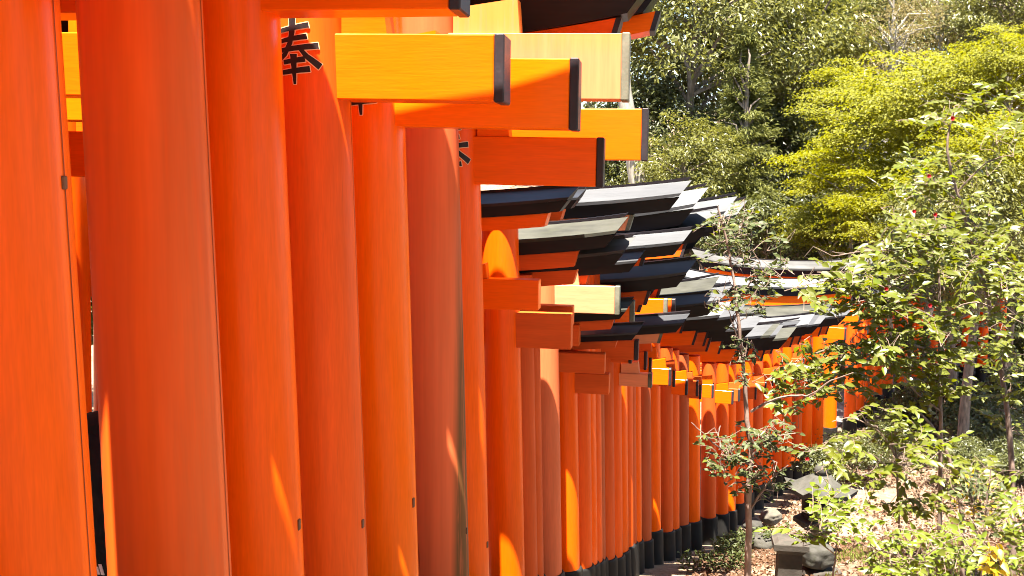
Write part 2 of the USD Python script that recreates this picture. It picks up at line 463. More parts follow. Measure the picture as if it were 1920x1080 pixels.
P6MAT = stained('vermilion_streaked_post', (0.60, 0.115, 0.035), 'x', 0.085, 0.118, (0.050, 0.042, 0.010), (6, 6, 0.22), amount=0.85, gate_=(0.30, 0.46))
N6MAT = stained('vermilion_lichen_beam', (0.74, 0.195, 0.078), 'z', 3.76, 3.98, (0.40, 0.21, 0.012), (9, 9, 0.6), amount=0.6)
P2MAT = stained('vermilion_faded_side_post', (0.70, 0.084, 0.006), 'x', 0.02, 0.22, (0.42, 0.115, 0.035), (5, 5, 0.3), amount=0.5, rough=0.5)
# gates behind the viewpoint go on up the slope and shade the first ones
for i, yy in enumerate((1.95, 1.3, 0.65, 0.0)):
    ax = (-1.27 + 0.31 * (yy - 2.6), yy)
    gate(['gate just out of view beside the leftmost post', 'second gate out of view up the slope', 'third gate out of view beside the viewpoint', 'last gate out of view beside the viewpoint'][i], 0, yy, 0.32, 8, tone='bright', axis=ax, nb=3.0 + 0.02 * i, nh=0.32, no=0.6, gap=0.5, sh=0.25, kh=0.35, ko=1.2, sori=0.25, group='gates beside and behind the viewpoint')

gate('bright orange gate whose smooth post fills the left edge', 146, 2.6, 0.355, 8, tone='bright', plug=[(343, 1.66, 0.035)], nb=2.45, nh=0.26, no=0.6, wedge=None, gap=1.55, sh=0.25, kh=0.36, ko=1.2, sori=0.25, seam=(1.68, 0.002), W=3.1)
gate('gate with the broad dull red post, second from the left', 407, 3.45, 0.405, 8, tone='red', pmat=P2MAT, nb=3.1, nh=0.32, no=0.6, gap=0.5, sh=0.25, kh=0.36, ko=1.2, sori=0.25, seam=(1.72, 0.003), W=3.1)
gate('glossy orange gate whose tie beam crosses the top edge above the black character', 548, 3.97, 0.38, 8, tone='bright', N=(865, -120, 17), gap=0.30, sh=0.14, kh=0.20, eave=0.9, ko=1.25, sori=0.25, W=3.1, plug=[(982, 1.55, 0.045)])
gate('gate with a large black character on its red post and a sunlit long tie beam', 671, 4.55, 0.37, 8, tone='red', btone='bright', N=(946, 52, 178), gap=0.48, sh=0.23, kh=0.35, eave=1.3, ko=1.3, sori=0.48, W=3.1, letter=[(33, 157)], plug=[(978, 1.45, 0.04)], seam=(1.66, 0.002), bmat=None, tilt=-0.012)
gate('fresh orange gate whose tie beam a slanting shadow line crosses', 769, 5.16, 0.35, 8, tone='fresh', N=(1084, 98, 231), gap=0.86, sh=0.30, kh=0.38, ko=1.3, sori=0.28, W=3.1, letter=[(92, 215)], plug=[(938, 1.38, 0.05)], tilt=-0.012)
gate('weathered gate with a dark green streak down its post and lichen on its pale beam', 867, 5.95, 0.36, 8, tone='red', pmat=P6MAT, bmat=N6MAT, N=(1179, 55, 180), gap=0.4, sh=0.22, kh=0.32, ko=1.3, sori=0.28, W=3.1, cap=CAPGREY, wedge=(0.38, 0.19), cracks=[(-0.45, 1004, 1052)], plug=[(992, 1.45, 0.04)], tilt=-0.008)
gate('orange gate with a narrow visible post bearing character strokes and a shaded tie beam', 906, 6.4, 0.34, 8, tone='bright', N=(1131, 254, 346), S=(1143, 76), kh=0.5, sh=0.13, ko=1.25, sori=0.28, W=3.15, letter=[(228, 330)], plug=[(1018, 1.42, 0.04)], tilt=-0.006)
gate('tall gate whose yellow sunlit tie beam reaches furthest right of the near beams', 889, 7.15, 0.34, 8.5, tone='bright', N=(1214, 204, 301), S=(1218, 58), kh=0.46, sh=0.125, ko=1.5, sori=0.3, W=3.1)
gate('lower gate with a vivid red short beam and black roof just under the near beams', 893, 7.5, 0.30, 8.5, tone='bright', N=(1009, 526, 583), S=(1020, 425), K=(1082, 346), W=2.9, wedge=(0.10, 0.11), redcap=True)
gate('gate with a bright post lit under the vivid red lintel and a dull short beam', 975, 7.97, 0.31, 9, tone='bright', btone='dull', N=(1070, 590, 656), S=(1050, 412), K=(1096, 352), W=2.9, wedge=None, redcap=True)
gate('small gate under a long mossy roof beam with a grey lit edge', 1000, 8.4, 0.26, 9, tone='dull', N=(1066, 600, 650), S=(1075, 500), K=(1172, 403), W=2.9, roof='moss', wedge=None, redcap=True)
gate('small dull gate with a broken mossy roof edge below the mossy roof beam', 1012, 8.56, 0.25, 9.5, tone='dull', N=(1073, 575, 612), S=(1073, 533), K=(1186, 441), W=2.8, roof='pale', redcap=True, wedge=None)
gate('tall gate with a faded pinkish post, pale sunlit beam and light grey roof', 1047, 9.15, 0.29, 10, tone='faded', btone='pale', N=(1161, 538, 590), K=(1291, 335), gap=0.42, W=2.8, roof='grey', cap=CAPGREY)
gate('low gate with a short shaded beam in front of the orange lit post', 1044, 9.35, 0.27, 10, tone='dull', N=(1133, 665, 702), gap=0.16, K=(1185, 560), W=2.7, redcap=True, wedge=None, roof='moss')
gate('low gate whose short beam ends beside a thin lit edge', 1082, 9.6, 0.27, 10.5, tone='bright', btone='dull', N=(1141, 703, 741), gap=0.2, K=(1204, 606), W=2.7, redcap=True, wedge=None, roof='grey')
gate('tall gate with a yellow lit beam and the second highest roof tip of the stack', 1116, 10.1, 0.28, 10.5, tone='bright', N=(1188, 566, 612), K=(1321, 346), gap=0.42, W=2.3, roof='grey', cap=CAPGREY)
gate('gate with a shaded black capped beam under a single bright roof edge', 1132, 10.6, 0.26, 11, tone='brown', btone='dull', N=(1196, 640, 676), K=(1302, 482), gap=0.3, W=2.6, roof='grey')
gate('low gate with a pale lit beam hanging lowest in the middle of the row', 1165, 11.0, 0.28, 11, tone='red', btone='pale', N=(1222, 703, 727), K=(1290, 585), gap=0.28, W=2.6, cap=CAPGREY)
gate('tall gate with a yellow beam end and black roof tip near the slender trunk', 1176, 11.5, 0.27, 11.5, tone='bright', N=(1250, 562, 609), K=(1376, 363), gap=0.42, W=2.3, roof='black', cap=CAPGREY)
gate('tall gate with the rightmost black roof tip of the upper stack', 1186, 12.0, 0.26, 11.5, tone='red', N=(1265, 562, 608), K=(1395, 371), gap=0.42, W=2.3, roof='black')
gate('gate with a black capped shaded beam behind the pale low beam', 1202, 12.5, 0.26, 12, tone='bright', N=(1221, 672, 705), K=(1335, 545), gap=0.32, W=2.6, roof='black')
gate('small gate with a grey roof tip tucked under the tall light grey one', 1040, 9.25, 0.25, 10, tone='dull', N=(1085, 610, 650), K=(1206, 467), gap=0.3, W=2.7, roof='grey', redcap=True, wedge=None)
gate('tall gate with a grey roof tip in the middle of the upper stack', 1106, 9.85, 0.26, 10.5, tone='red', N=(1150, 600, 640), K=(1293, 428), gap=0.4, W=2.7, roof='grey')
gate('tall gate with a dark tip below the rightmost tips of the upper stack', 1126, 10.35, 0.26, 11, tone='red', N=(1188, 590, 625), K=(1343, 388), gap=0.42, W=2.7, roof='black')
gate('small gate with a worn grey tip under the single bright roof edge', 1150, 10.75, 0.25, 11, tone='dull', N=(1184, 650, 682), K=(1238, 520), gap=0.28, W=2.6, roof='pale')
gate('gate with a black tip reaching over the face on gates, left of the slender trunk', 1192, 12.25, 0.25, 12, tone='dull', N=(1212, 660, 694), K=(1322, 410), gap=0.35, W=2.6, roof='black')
FARX = [(1221, 13.0), (1239, 13.5), (1262, 14.1), (1274, 14.6), (1292, 15.1), (1313, 15.8), (1343, 16.5), (1366, 17.1), (1380, 17.6), (1396, 18.1), (1412, 18.6), (1430, 19.1), (1448, 19.6), (1466, 20.1), (1484, 20.6), (1503, 21.1), (1522, 21.6)]
ORD = ['first', 'second', 'third', 'fourth', 'fifth', 'sixth', 'seventh', 'eighth', 'ninth', 'tenth', 'eleventh', 'twelfth', 'thirteenth', 'fourteenth', 'fifteenth', 'sixteenth', 'seventeenth', 'eighteenth']
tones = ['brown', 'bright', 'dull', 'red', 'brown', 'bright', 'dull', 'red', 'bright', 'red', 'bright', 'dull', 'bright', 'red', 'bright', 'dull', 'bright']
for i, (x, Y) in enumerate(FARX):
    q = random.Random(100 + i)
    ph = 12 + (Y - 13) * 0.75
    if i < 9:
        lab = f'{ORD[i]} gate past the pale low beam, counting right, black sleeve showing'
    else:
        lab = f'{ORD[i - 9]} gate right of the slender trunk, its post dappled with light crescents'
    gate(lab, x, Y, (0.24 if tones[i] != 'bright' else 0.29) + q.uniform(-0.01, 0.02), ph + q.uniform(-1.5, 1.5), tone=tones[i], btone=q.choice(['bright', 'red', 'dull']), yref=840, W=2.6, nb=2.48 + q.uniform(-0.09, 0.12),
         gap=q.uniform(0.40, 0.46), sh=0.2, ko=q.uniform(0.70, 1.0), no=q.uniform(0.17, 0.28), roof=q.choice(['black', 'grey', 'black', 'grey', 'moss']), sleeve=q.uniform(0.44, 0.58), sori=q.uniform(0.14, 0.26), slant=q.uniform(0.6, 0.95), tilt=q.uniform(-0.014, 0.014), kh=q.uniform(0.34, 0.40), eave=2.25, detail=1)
gate('face on gate at the bend, lower grey roof, a character on its post', 1545, 22.2, 0.31, 15, tone='bright', yref=700, W=2.4, nb=3.0, nh=0.26, gap=0.42, no=0.45, ko=0.95, sori=0.28, kh=0.36, sh=0.24, roof='grey', letter=[(558, 592)])
gate('face on gate at the bend, upper pale sunlit roof behind the slender trunk', 1570, 24.3, 0.33, 15, tone='bright', yref=700, W=2.45, nb=3.12, nh=0.28, gap=0.45, no=0.5, ko=0.95, sori=0.26, kh=0.38, sh=0.3, roof='pale')
BEND = [(1606, 25.3, 26), (1622, 26.2, 30), (1638, 27.0, 35), (1655, 27.8, 42), (1674, 28.5, 50), (1700, 29.1, 58), (1728, 29.6, 64), (1757, 30.0, 68), (1788, 30.3, 72), (1818, 30.5, 76), (1850, 30.6, 80), (1882, 30.6, 84)]
for i, (x, Y, ph) in enumerate(BEND):
    q = random.Random(300 + i)
    lab = f'{ORD[i]} gate beyond the face on gates, counting right, half hidden by leaves'
    gate(lab, x, Y, 0.27 + q.uniform(-0.01, 0.03), ph, tone=q.choice(['bright', 'red', 'bright']), yref=700, W=2.6, nb=2.5 + q.uniform(-0.1, 0.2), gap=q.uniform(0.28, 0.4), ko=q.uniform(0.6, 0.8), no=q.uniform(0.17, 0.28), roof=q.choice(['black', 'grey']), kh=0.28, detail=1)
# ------------------------------------------------------------------ ground
def leaf_litter(name):
    nodes = {
        "g": ("geometry", {}), "n1": ("noise_texture", {"scale": 0.5, "detail": 5.0, "roughness": 0.6}),
        "v": ("voronoi_texture", {"scale": 14.0, "randomness": 1.0}), "hs": ("rgb_ramp", {"ramp": [(0.0, (0.06, 0.033, 0.018)), (0.35, (0.13, 0.08, 0.046)), (0.7, (0.17, 0.115, 0.072)), (1.0, (0.25, 0.19, 0.13))]}),
        "sc": ("separate_color", {}), "r1": ("rgb_ramp", {"ramp": [(0.35, (0.19, 0.145, 0.095)), (0.65, (0.08, 0.053, 0.032))]}),
        "mx": ("mix", {"fac": 0.55}), "n2": ("noise_texture", {"scale": 22.0, "detail": 4.0}), "bp": ("bump", {"strength": 0.8, "distance": 0.03}),
        "p": ("principled_bsdf", {"roughness": 0.9, "specular_ior_level": 0.2})}
    links = [("g.position", "n1.vector"), ("g.position", "v.vector"), ("v.color", "sc.color"), ("sc.r", "hs.fac"), ("n1.fac", "r1.fac"), ("hs.color", "mx.color1"), ("r1.color", "mx.color2"),
             ("mx.color", "p.base_color"), ("g.position", "n2.vector"), ("n2.fac", "bp.height"), ("bp.normal", "p.normal")]
    return usdkit.material(stage, LK + name, nodes, links, surface="p.BSDF")
LITTER = leaf_litter('leaf_litter')
GP = np.array([g['A'] for g in GATES])
def terrain(X, Y):
    X, Y = np.asarray(X, float), np.asarray(Y, float)
    base = CZ + ground_rel(Y)
    d = np.min(np.hypot(X[..., None] - GP[:, 0] + 1.1, Y[..., None] - GP[:, 1]), -1)
    k = np.clip((d - 1.6) / 2.5, 0, 1)
    n = meshkit.fbm(np.stack([X * 0.22, Y * 0.22, np.zeros_like(X)], -1), 4, 3) - 0.5
    return base + k * n * 0.7
xs = np.unique(np.concatenate([np.linspace(-300, -30, 10), np.linspace(-30, -4, 14), np.linspace(-4, 20, 81), np.linspace(20, 60, 21), np.linspace(60, 300, 10)]))
ys = np.unique(np.concatenate([np.linspace(-200, -10, 8), np.linspace(-10, 36, 116), np.linspace(36, 90, 28), np.linspace(90, 400, 10)]))
XX, YY = np.meshgrid(xs, ys)
ZZ = terrain(XX, YY)
nx, ny = len(xs), len(ys)
ii = np.arange(nx * ny).reshape(ny, nx)
quads = np.stack([ii[:-1, :-1].ravel(), ii[:-1, 1:].ravel(), ii[1:, 1:].ravel(), ii[1:, :-1].ravel()], 1)
tag(obj('ground', (np.stack([XX.ravel(), YY.ravel(), ZZ.ravel()], 1), quads), LITTER, smooth=True), kind='structure')
# ------------------------------------------------------------------ foliage
def leaf_mat(name, ramp, trans=0.35, rough=0.42, tcol=None, spec=0.5):
    nodes = {
        "g": ("geometry", {}), "r": ("rgb_ramp", {"ramp": ramp}),
        "p": ("principled_bsdf", {"roughness": rough, "specular_ior_level": spec}),
        "hs": ("hsv", {"hue": 0.49, "saturation": 1.1, "value": 1.5}), "t": ("translucent_bsdf", {}), "m": ("mix_closure", {"fac": trans})}
    return usdkit.material(stage, LK + name, nodes, [("g.random_per_island", "r.fac"), ("r.color", "p.base_color"), ("r.color", "hs.color"), ("hs.color", "t.color"), ("p.BSDF", "m.closure1"), ("t.BSDF", "m.closure2")], surface="m.closure")
def bark_mat(name, a, b, scale=(8, 8, 2)):
    return paint(name, tuple((np.array(a) + np.array(b)) / 2), var=0.45, rough=0.8, dirt=0.6, dirtcol=a, stretch=scale, bump=0.6, spec=0.2)
OAK = leaf_mat('leaf_evergreen_oak', [(0, (0.11, 0.11, 0.022)), (0.5, (0.20, 0.185, 0.045)), (0.85, (0.31, 0.26, 0.08)), (1, (0.42, 0.32, 0.12))], spec=0.55, rough=0.4, trans=0.4)
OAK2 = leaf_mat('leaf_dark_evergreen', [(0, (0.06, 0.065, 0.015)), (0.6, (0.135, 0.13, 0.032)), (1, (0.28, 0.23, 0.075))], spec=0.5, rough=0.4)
CEDAR = leaf_mat('leaf_feathery_conifer', [(0, (0.11, 0.115, 0.026)), (0.6, (0.21, 0.195, 0.055)), (1, (0.32, 0.27, 0.10))], trans=0.25, rough=0.6, spec=0.3)
MAPLE = leaf_mat('leaf_yellow_green_maple', [(0, (0.15, 0.15, 0.014)), (0.5, (0.27, 0.245, 0.030)), (0.9, (0.38, 0.31, 0.05)), (1, (0.46, 0.27, 0.05))], trans=0.5, rough=0.6, spec=0.2)
TAWNY = leaf_mat('leaf_tawny_thin_crown', [(0, (0.13, 0.105, 0.04)), (0.5, (0.22, 0.17, 0.075)), (1, (0.33, 0.23, 0.11))], trans=0.35, rough=0.7, spec=0.2)
CAMEL = leaf_mat('leaf_camellia', [(0, (0.085, 0.095, 0.009)), (0.35, (0.18, 0.185, 0.018)), (0.75, (0.29, 0.275, 0.030)), (1, (0.40, 0.35, 0.05))], trans=0.42, rough=0.42, spec=0.35)
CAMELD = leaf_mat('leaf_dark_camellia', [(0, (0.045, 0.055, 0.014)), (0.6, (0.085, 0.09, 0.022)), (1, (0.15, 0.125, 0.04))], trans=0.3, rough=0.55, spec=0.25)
LIME = leaf_mat('leaf_bright_young', [(0, (0.10, 0.13, 0.009)), (0.6, (0.175, 0.195, 0.014)), (1, (0.27, 0.25, 0.016))], trans=0.45, rough=0.38, spec=0.4)
YELLOW = leaf_mat('leaf_yellow', [(0, (0.40, 0.29, 0.008)), (1, (0.52, 0.39, 0.015))], trans=0.4, rough=0.45)
BARK = bark_mat('bark_grey_brown', (0.08, 0.06, 0.045), (0.20, 0.16, 0.125))
BARKP = bark_mat('bark_pale', (0.16, 0.14, 0.11), (0.36, 0.32, 0.26))
TWIG = bark_mat('twig_brown', (0.10, 0.065, 0.05), (0.22, 0.16, 0.125), scale=(12, 12, 6))

def leaf_quads(C, N, D, L, Wd, fold=0.25):
    """Many folded leaves at once: centres C, normals N, pointing along D, length L, width Wd."""
    N = N / (np.linalg.norm(N, axis=1, keepdims=True) + 1e-9)
    D = D - N * (D * N).sum(1, keepdims=True)
    D /= np.linalg.norm(D, axis=1, keepdims=True) + 1e-9
    S = np.cross(N, D)
    L, Wd = np.broadcast_to(L, len(C))[:, None], np.broadcast_to(Wd, len(C))[:, None]
    b, t = C - D * L / 2, C + D * L / 2 - N * L * 0.10
    l, r = C + S * Wd / 2 + N * Wd * fold, C - S * Wd / 2 + N * Wd * fold
    v = np.stack([b, r, t, l], 1).reshape(-1, 3)
    i = np.arange(len(C))[:, None] * 4
    f = np.concatenate([i + [0, 1, 2], i + [0, 2, 3]], 1).reshape(-1, 3)
    return v, f

def crown(rs, rad, center, nclump, nleaf, ls, lw, flat=0.55, csize=(0.45, 0.8), shell=0.55, up=0.9, squash_low=0.8, layered=False):
    """Leaf clumps through an ellipsoid; returns the leaves and the clump centres."""
    rad, center = np.asarray(rad, float), np.asarray(center, float)
    Cs, Ns, Ds, cc = [], [], [], []
    lump = rs.randint(1000)
    while len(cc) < nclump:
        d = rs.normal(size=3); d /= np.linalg.norm(d)
        k = shell + (1 - shell) * rs.rand() ** 0.7
        k *= 0.72 + 0.56 * meshkit.noise(d * 1.9 + 7, lump)
        if d[2] < -0.5 and rs.rand() < 0.5:
            continue
        p = center + rad * d * k
        cc.append(p)
        s = rs.uniform(*csize)
        n = int(nleaf * s / np.mean(csize))
        q = rs.normal(size=(n, 3)) * [s, s, s * flat] * 0.55
        if layered:
            q[:, 2] -= 0.18 * (q[:, 0] ** 2 + q[:, 1] ** 2) / s
        Cs.append(p + q)
        out = d * np.array([1, 1, 0.6])
        Ns.append(np.array([-0.1, -0.3, up]) + out * 0.5 + rs.normal(size=(n, 3)) * 0.55 + q / s * 0.5)
        Ds.append(out + rs.normal(size=(n, 3)) * 0.9 + [0, 0, -0.4])
    C, N, D = np.vstack(Cs), np.vstack(Ns), np.vstack(Ds)
    sc = rs.uniform(0.7, 1.25, len(C))
    return leaf_quads(C, N, D, ls * sc, lw * sc), np.array(cc)

def tree_proto(name, label, group, seed, kind):
    rs = np.random.RandomState(seed)
    t = thing(name, label, 'tree' if kind != 'bush' else 'bush', group=group)
    if kind == 'oak' or kind == 'dark':
        lv, cc = crown(rs, (3.3, 3.3, 3.2), (0, 0, 0), 130, 105, 0.20, 0.085, csize=(0.45, 0.95), shell=0.35)
        tr, hh, mat, bk = 0.24, -9.0, OAK if kind == 'oak' else OAK2, BARK
    elif kind == 'maple':
        lv, cc = crown(rs, (3.6, 3.6, 2.3), (0, 0, 0), 120, 150, 0.13, 0.10, flat=0.16, csize=(0.6, 1.1), shell=0.3, up=1.6, layered=True)
        tr, hh, mat, bk = 0.15, -7.0, MAPLE, BARKP
    elif kind == 'cedar':
        Cs = []
        cc = []
        for i in range(150):
            h = rs.rand() ** 0.8
            z = 3.6 - 7.2 * h
            rr = (0.25 + 2.1 * h) * rs.uniform(0.45, 1.0)
            a = rs.rand() * 6.283
            cc.append((rr * math.cos(a), rr * math.sin(a), z - 0.25 * rr))
            n = 130
            s = np.linspace(0.15, 1, n) + rs.normal(size=n) * 0.03
            p = np.stack([s * rr * 1.15 * math.cos(a), s * rr * 1.15 * math.sin(a), z - 0.45 * s * rr + 0.5 * s], 1) + rs.normal(size=(n, 3)) * [0.16, 0.16, 0.10]
            Cs.append(p)
        C = np.vstack(Cs)
        out = C * [1, 1, 0]; out /= np.linalg.norm(out, axis=1, keepdims=True) + 1e-6
        lv = leaf_quads(C, rs.normal(size=C.shape) * 0.5 + [0, 0, 1], out + rs.normal(size=C.shape) * 0.5 + [0, 0, -0.2], 0.24, 0.045)
        cc = np.array(cc)
        tr, hh, mat, bk = 0.20, -9.0, CEDAR, BARK
    elif kind == 'tawny':
        lv, cc = crown(rs, (2.4, 2.4, 3.0), (0, 0, 0), 75, 50, 0.13, 0.06, csize=(0.35, 0.7), shell=0.25)
        tr, hh, mat, bk = 0.16, -9.0, TAWNY, BARKP
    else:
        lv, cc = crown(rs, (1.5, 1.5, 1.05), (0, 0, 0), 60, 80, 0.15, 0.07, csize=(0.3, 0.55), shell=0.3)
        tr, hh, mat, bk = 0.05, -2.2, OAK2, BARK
    bend = rs.normal(size=2) * 0.3
    zs = np.linspace(hh, cc[:, 2].max() * 0.6, 9)
    sx = np.stack([bend[0] * np.sin((zs - hh) * 0.35), bend[1] * np.sin((zs - hh) * 0.3 + 1) - bend[1] * math.sin(1), zs], 1)
    obj('trunk', tube(sx, np.linspace(tr, tr * 0.25, 9), 9), bk, t, smooth=60)
    limbs = []
    for k in rs.permutation(len(cc))[:26 if kind != 'cedar' else 40]:
        e = cc[k]
        zb = min(max(e[2] - rs.uniform(0.6, 2.2), hh * 0.45), zs[-1] - 0.1)
        s0 = np.array([np.interp(zb, zs, sx[:, 0]), np.interp(zb, zs, sx[:, 1]), zb])
        mid = (s0 + e) / 2 + [0, 0, 0.25] + rs.normal(size=3) * 0.12
        limbs.append(tube([s0, (s0 + mid) / 2 + rs.normal(size=3) * 0.05, mid, (mid + e) / 2, e], np.linspace(tr * 0.34, tr * 0.07, 5), 5))
    obj('limbs', cat(*limbs), bk, t, smooth=60)
    obj('crown', lv, mat, t)
    return t

def dup(root, label, loc, rz, sc, group=None):
    was = root.GetCustomData()
    x = UsdGeom.Xform.Define(stage, numbered('/World', root.GetName().rstrip('0123456789_')))
    p = x.GetPrim()
    p.GetReferences().AddInternalReference(root.GetPath())
    p.SetInstanceable(True)
    place(p, loc, rz, sc)
    return tag(p, label, was['category'], group or was.get('group'))

def place(p, loc, rz, sc):
    x = UsdGeom.Xformable(p)
    x.ClearXformOpOrder()
    for n in ('xformOp:translate', 'xformOp:rotateZ', 'xformOp:scale'):
        if p.HasAttribute(n):
            p.RemoveProperty(n)
    x.AddTranslateOp().Set(Gf.Vec3d(*map(float, loc)))
    x.AddRotateZOp().Set(math.degrees(rz))
    x.AddScaleOp().Set(Gf.Vec3f(*map(float, np.broadcast_to(sc, 3))))

PROTO = {}
def tree(kind, px, py, Y, w_px, label, squash=1.0, seed=0):
    """A tree whose crown is centred on the sight line of (px, py) at the distance Y and about w_px wide."""
    names = {'oak': 'evergreen_tree', 'dark': 'dark_evergreen_tree', 'maple': 'maple_tree', 'cedar': 'conifer_tree', 'tawny': 'thin_crowned_tree', 'bush': 'bush'}
    radius = {'oak': 3.6, 'dark': 3.6, 'maple': 3.9, 'cedar': 2.3, 'tawny': 2.6, 'bush': 1.6}[kind]
    key = (kind, seed % 2)
    c = at_depth(px, py, Y)
    s = w_px / FPX * Y / 2 / radius
    rz = (seed * 2.399) % 6.283
    if key not in PROTO:
        PROTO[key] = tree_proto(names[kind], label, 'trees and bushes on the slope behind the gates', 40 + len(PROTO), kind)
        place(PROTO[key], c, rz, (s, s, s * squash))
    else:
        dup(PROTO[key], label, c, rz, (s, s, s * squash))

tree('oak', 1300, 60, 37, 420, 'broad olive evergreen tree rising right of the near roof beams')
tree('oak', 1475, 120, 41, 400, 'olive evergreen tree left of the sky gaps, behind the feathery conifer', seed=1)
tree('oak', 1120, 20, 44, 360, 'olive evergreen tree mostly hidden behind the near tie beams', seed=2)
tree('cedar', 1395, 235, 34, 210, 'feathery conifer in the middle of the dark wood above the upper roof tips')
tree('cedar', 1540, 60, 46, 230, 'narrow feathery conifer at the top edge left of the sky gaps', seed=2)
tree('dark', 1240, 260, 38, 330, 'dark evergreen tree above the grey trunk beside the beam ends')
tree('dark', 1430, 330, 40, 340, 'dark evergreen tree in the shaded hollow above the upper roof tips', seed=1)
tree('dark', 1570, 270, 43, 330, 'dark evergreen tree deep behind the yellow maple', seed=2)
tree('oak', 1290, 330, 33, 260, 'low olive tree just above the light grey roof tips', seed=4)
tree('oak', 1200, 380, 36, 240, 'low olive tree behind the nearest roof tips', seed=5)
tree('tawny', 1665, 70, 40, 230, 'thin tawny tree in front of the sky gaps at the top')
tree('tawny', 1760, 30, 44, 220, 'thin tawny tree beside the blue gap near the top right', seed=1)
tree('oak', 1870, 20, 42, 260, 'olive evergreen tree in the top right corner', seed=3)
tree('maple', 1760, 210, 27, 430, 'yellow green maple with fine layered leaves, largest at the right edge')
tree('maple', 1600, 330, 29, 300, 'yellow green maple spreading left above the far gates', seed=1)
tree('maple', 1890, 140, 25, 300, 'yellow green maple at the right edge under the top corner', seed=2)
tree('maple', 1620, 190, 33, 260, 'pale yellow maple crown in front of the dark hollow', seed=3)
tree('oak', 1690, 70, 50, 300, 'far olive evergreen tree closing most of the sky gap at the top')
tree('oak', 1600, 20, 54, 300, 'far olive evergreen tree at the top edge, left of the sky gap', seed=1)
tree('oak', 1850, 70, 50, 320, 'far olive evergreen tree behind the maples near the top right corner', seed=2)
tree('oak', 1920, 10, 46, 280, 'far olive evergreen tree filling the top right corner', seed=5)
tree('maple', 1690, 400, 26, 300, 'yellow maple crown low over the far gates', seed=4)
tree('maple', 1560, 420, 29.5, 220, 'small yellow green maple just above the pale far roof', seed=5)
tree('maple', 1870, 300, 23, 330, 'yellow green maple behind the tall camellia at the right', seed=6)
tree('oak', 1830, 430, 22, 330, 'olive evergreen tree behind the tall camellia, shading the bank', seed=6)
tree('oak', 1400, 20, 40, 300, 'olive evergreen tree at the top edge above the feathery conifer', seed=7)
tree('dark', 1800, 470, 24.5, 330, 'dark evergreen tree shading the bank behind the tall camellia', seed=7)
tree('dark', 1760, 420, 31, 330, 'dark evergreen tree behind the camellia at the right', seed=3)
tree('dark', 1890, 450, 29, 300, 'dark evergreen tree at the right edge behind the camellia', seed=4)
tree('bush', 1330, 440, 31, 170, 'dark bush between the upper roof tips and the face on gates')
tree('bush', 1440, 420, 32, 190, 'dark bush behind the slender trunk above the pale roof', seed=1)
tree('bush', 1530, 440, 31, 170, 'dark bush above the right end of the pale roof', seed=2)
tree('bush', 1240, 420, 33, 170, 'dark bush behind the upper stack of roofs', seed=3)
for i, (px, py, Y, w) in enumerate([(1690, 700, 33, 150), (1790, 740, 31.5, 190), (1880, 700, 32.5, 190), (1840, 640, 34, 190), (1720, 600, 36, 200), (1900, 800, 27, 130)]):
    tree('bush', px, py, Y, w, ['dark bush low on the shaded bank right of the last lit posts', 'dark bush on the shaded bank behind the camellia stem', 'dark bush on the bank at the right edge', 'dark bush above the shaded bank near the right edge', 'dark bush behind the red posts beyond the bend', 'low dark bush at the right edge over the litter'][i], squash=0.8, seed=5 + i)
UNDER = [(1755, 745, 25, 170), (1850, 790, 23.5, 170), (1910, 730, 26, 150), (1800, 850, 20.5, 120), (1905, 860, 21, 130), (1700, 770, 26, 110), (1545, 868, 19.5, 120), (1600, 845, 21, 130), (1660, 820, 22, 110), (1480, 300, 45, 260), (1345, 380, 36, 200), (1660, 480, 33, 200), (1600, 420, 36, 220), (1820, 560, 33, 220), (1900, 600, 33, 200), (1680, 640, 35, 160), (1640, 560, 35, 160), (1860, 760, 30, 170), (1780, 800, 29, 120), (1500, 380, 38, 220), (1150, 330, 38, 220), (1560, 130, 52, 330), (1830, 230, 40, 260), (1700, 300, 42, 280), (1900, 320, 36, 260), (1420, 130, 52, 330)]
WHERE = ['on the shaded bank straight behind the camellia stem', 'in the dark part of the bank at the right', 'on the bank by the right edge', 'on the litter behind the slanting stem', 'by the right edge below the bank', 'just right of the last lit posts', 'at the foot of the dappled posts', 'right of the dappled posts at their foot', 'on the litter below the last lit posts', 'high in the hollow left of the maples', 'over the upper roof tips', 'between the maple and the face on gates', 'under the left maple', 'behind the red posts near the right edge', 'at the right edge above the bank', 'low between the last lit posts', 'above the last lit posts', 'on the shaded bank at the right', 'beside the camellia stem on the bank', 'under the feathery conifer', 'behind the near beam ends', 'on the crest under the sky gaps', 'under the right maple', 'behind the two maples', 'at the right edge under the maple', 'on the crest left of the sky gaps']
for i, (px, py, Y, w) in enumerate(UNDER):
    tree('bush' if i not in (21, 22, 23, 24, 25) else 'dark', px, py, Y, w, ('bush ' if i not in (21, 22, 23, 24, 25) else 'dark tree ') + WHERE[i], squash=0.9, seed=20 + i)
# left of the tunnel, seen through the gap between the first two posts
for i, (X, Y, Z, s) in enumerate([(-9, 16, 8.5, 1.2), (-8, 11, 8.0, 1.0), (-11, 24, 7, 1.3), (-7.5, 19, 6, 0.9)]):
    dup(PROTO[('oak', i % 2)], ['evergreen tree left of the tunnel, glimpsed between the two leftmost posts', 'evergreen tree close beside the tunnel, left of the leftmost posts', 'tall evergreen tree further down beside the tunnel', 'small evergreen tree beside the tunnel'][i], (X, Y, Z), i, s, group='trees left of the tunnel')
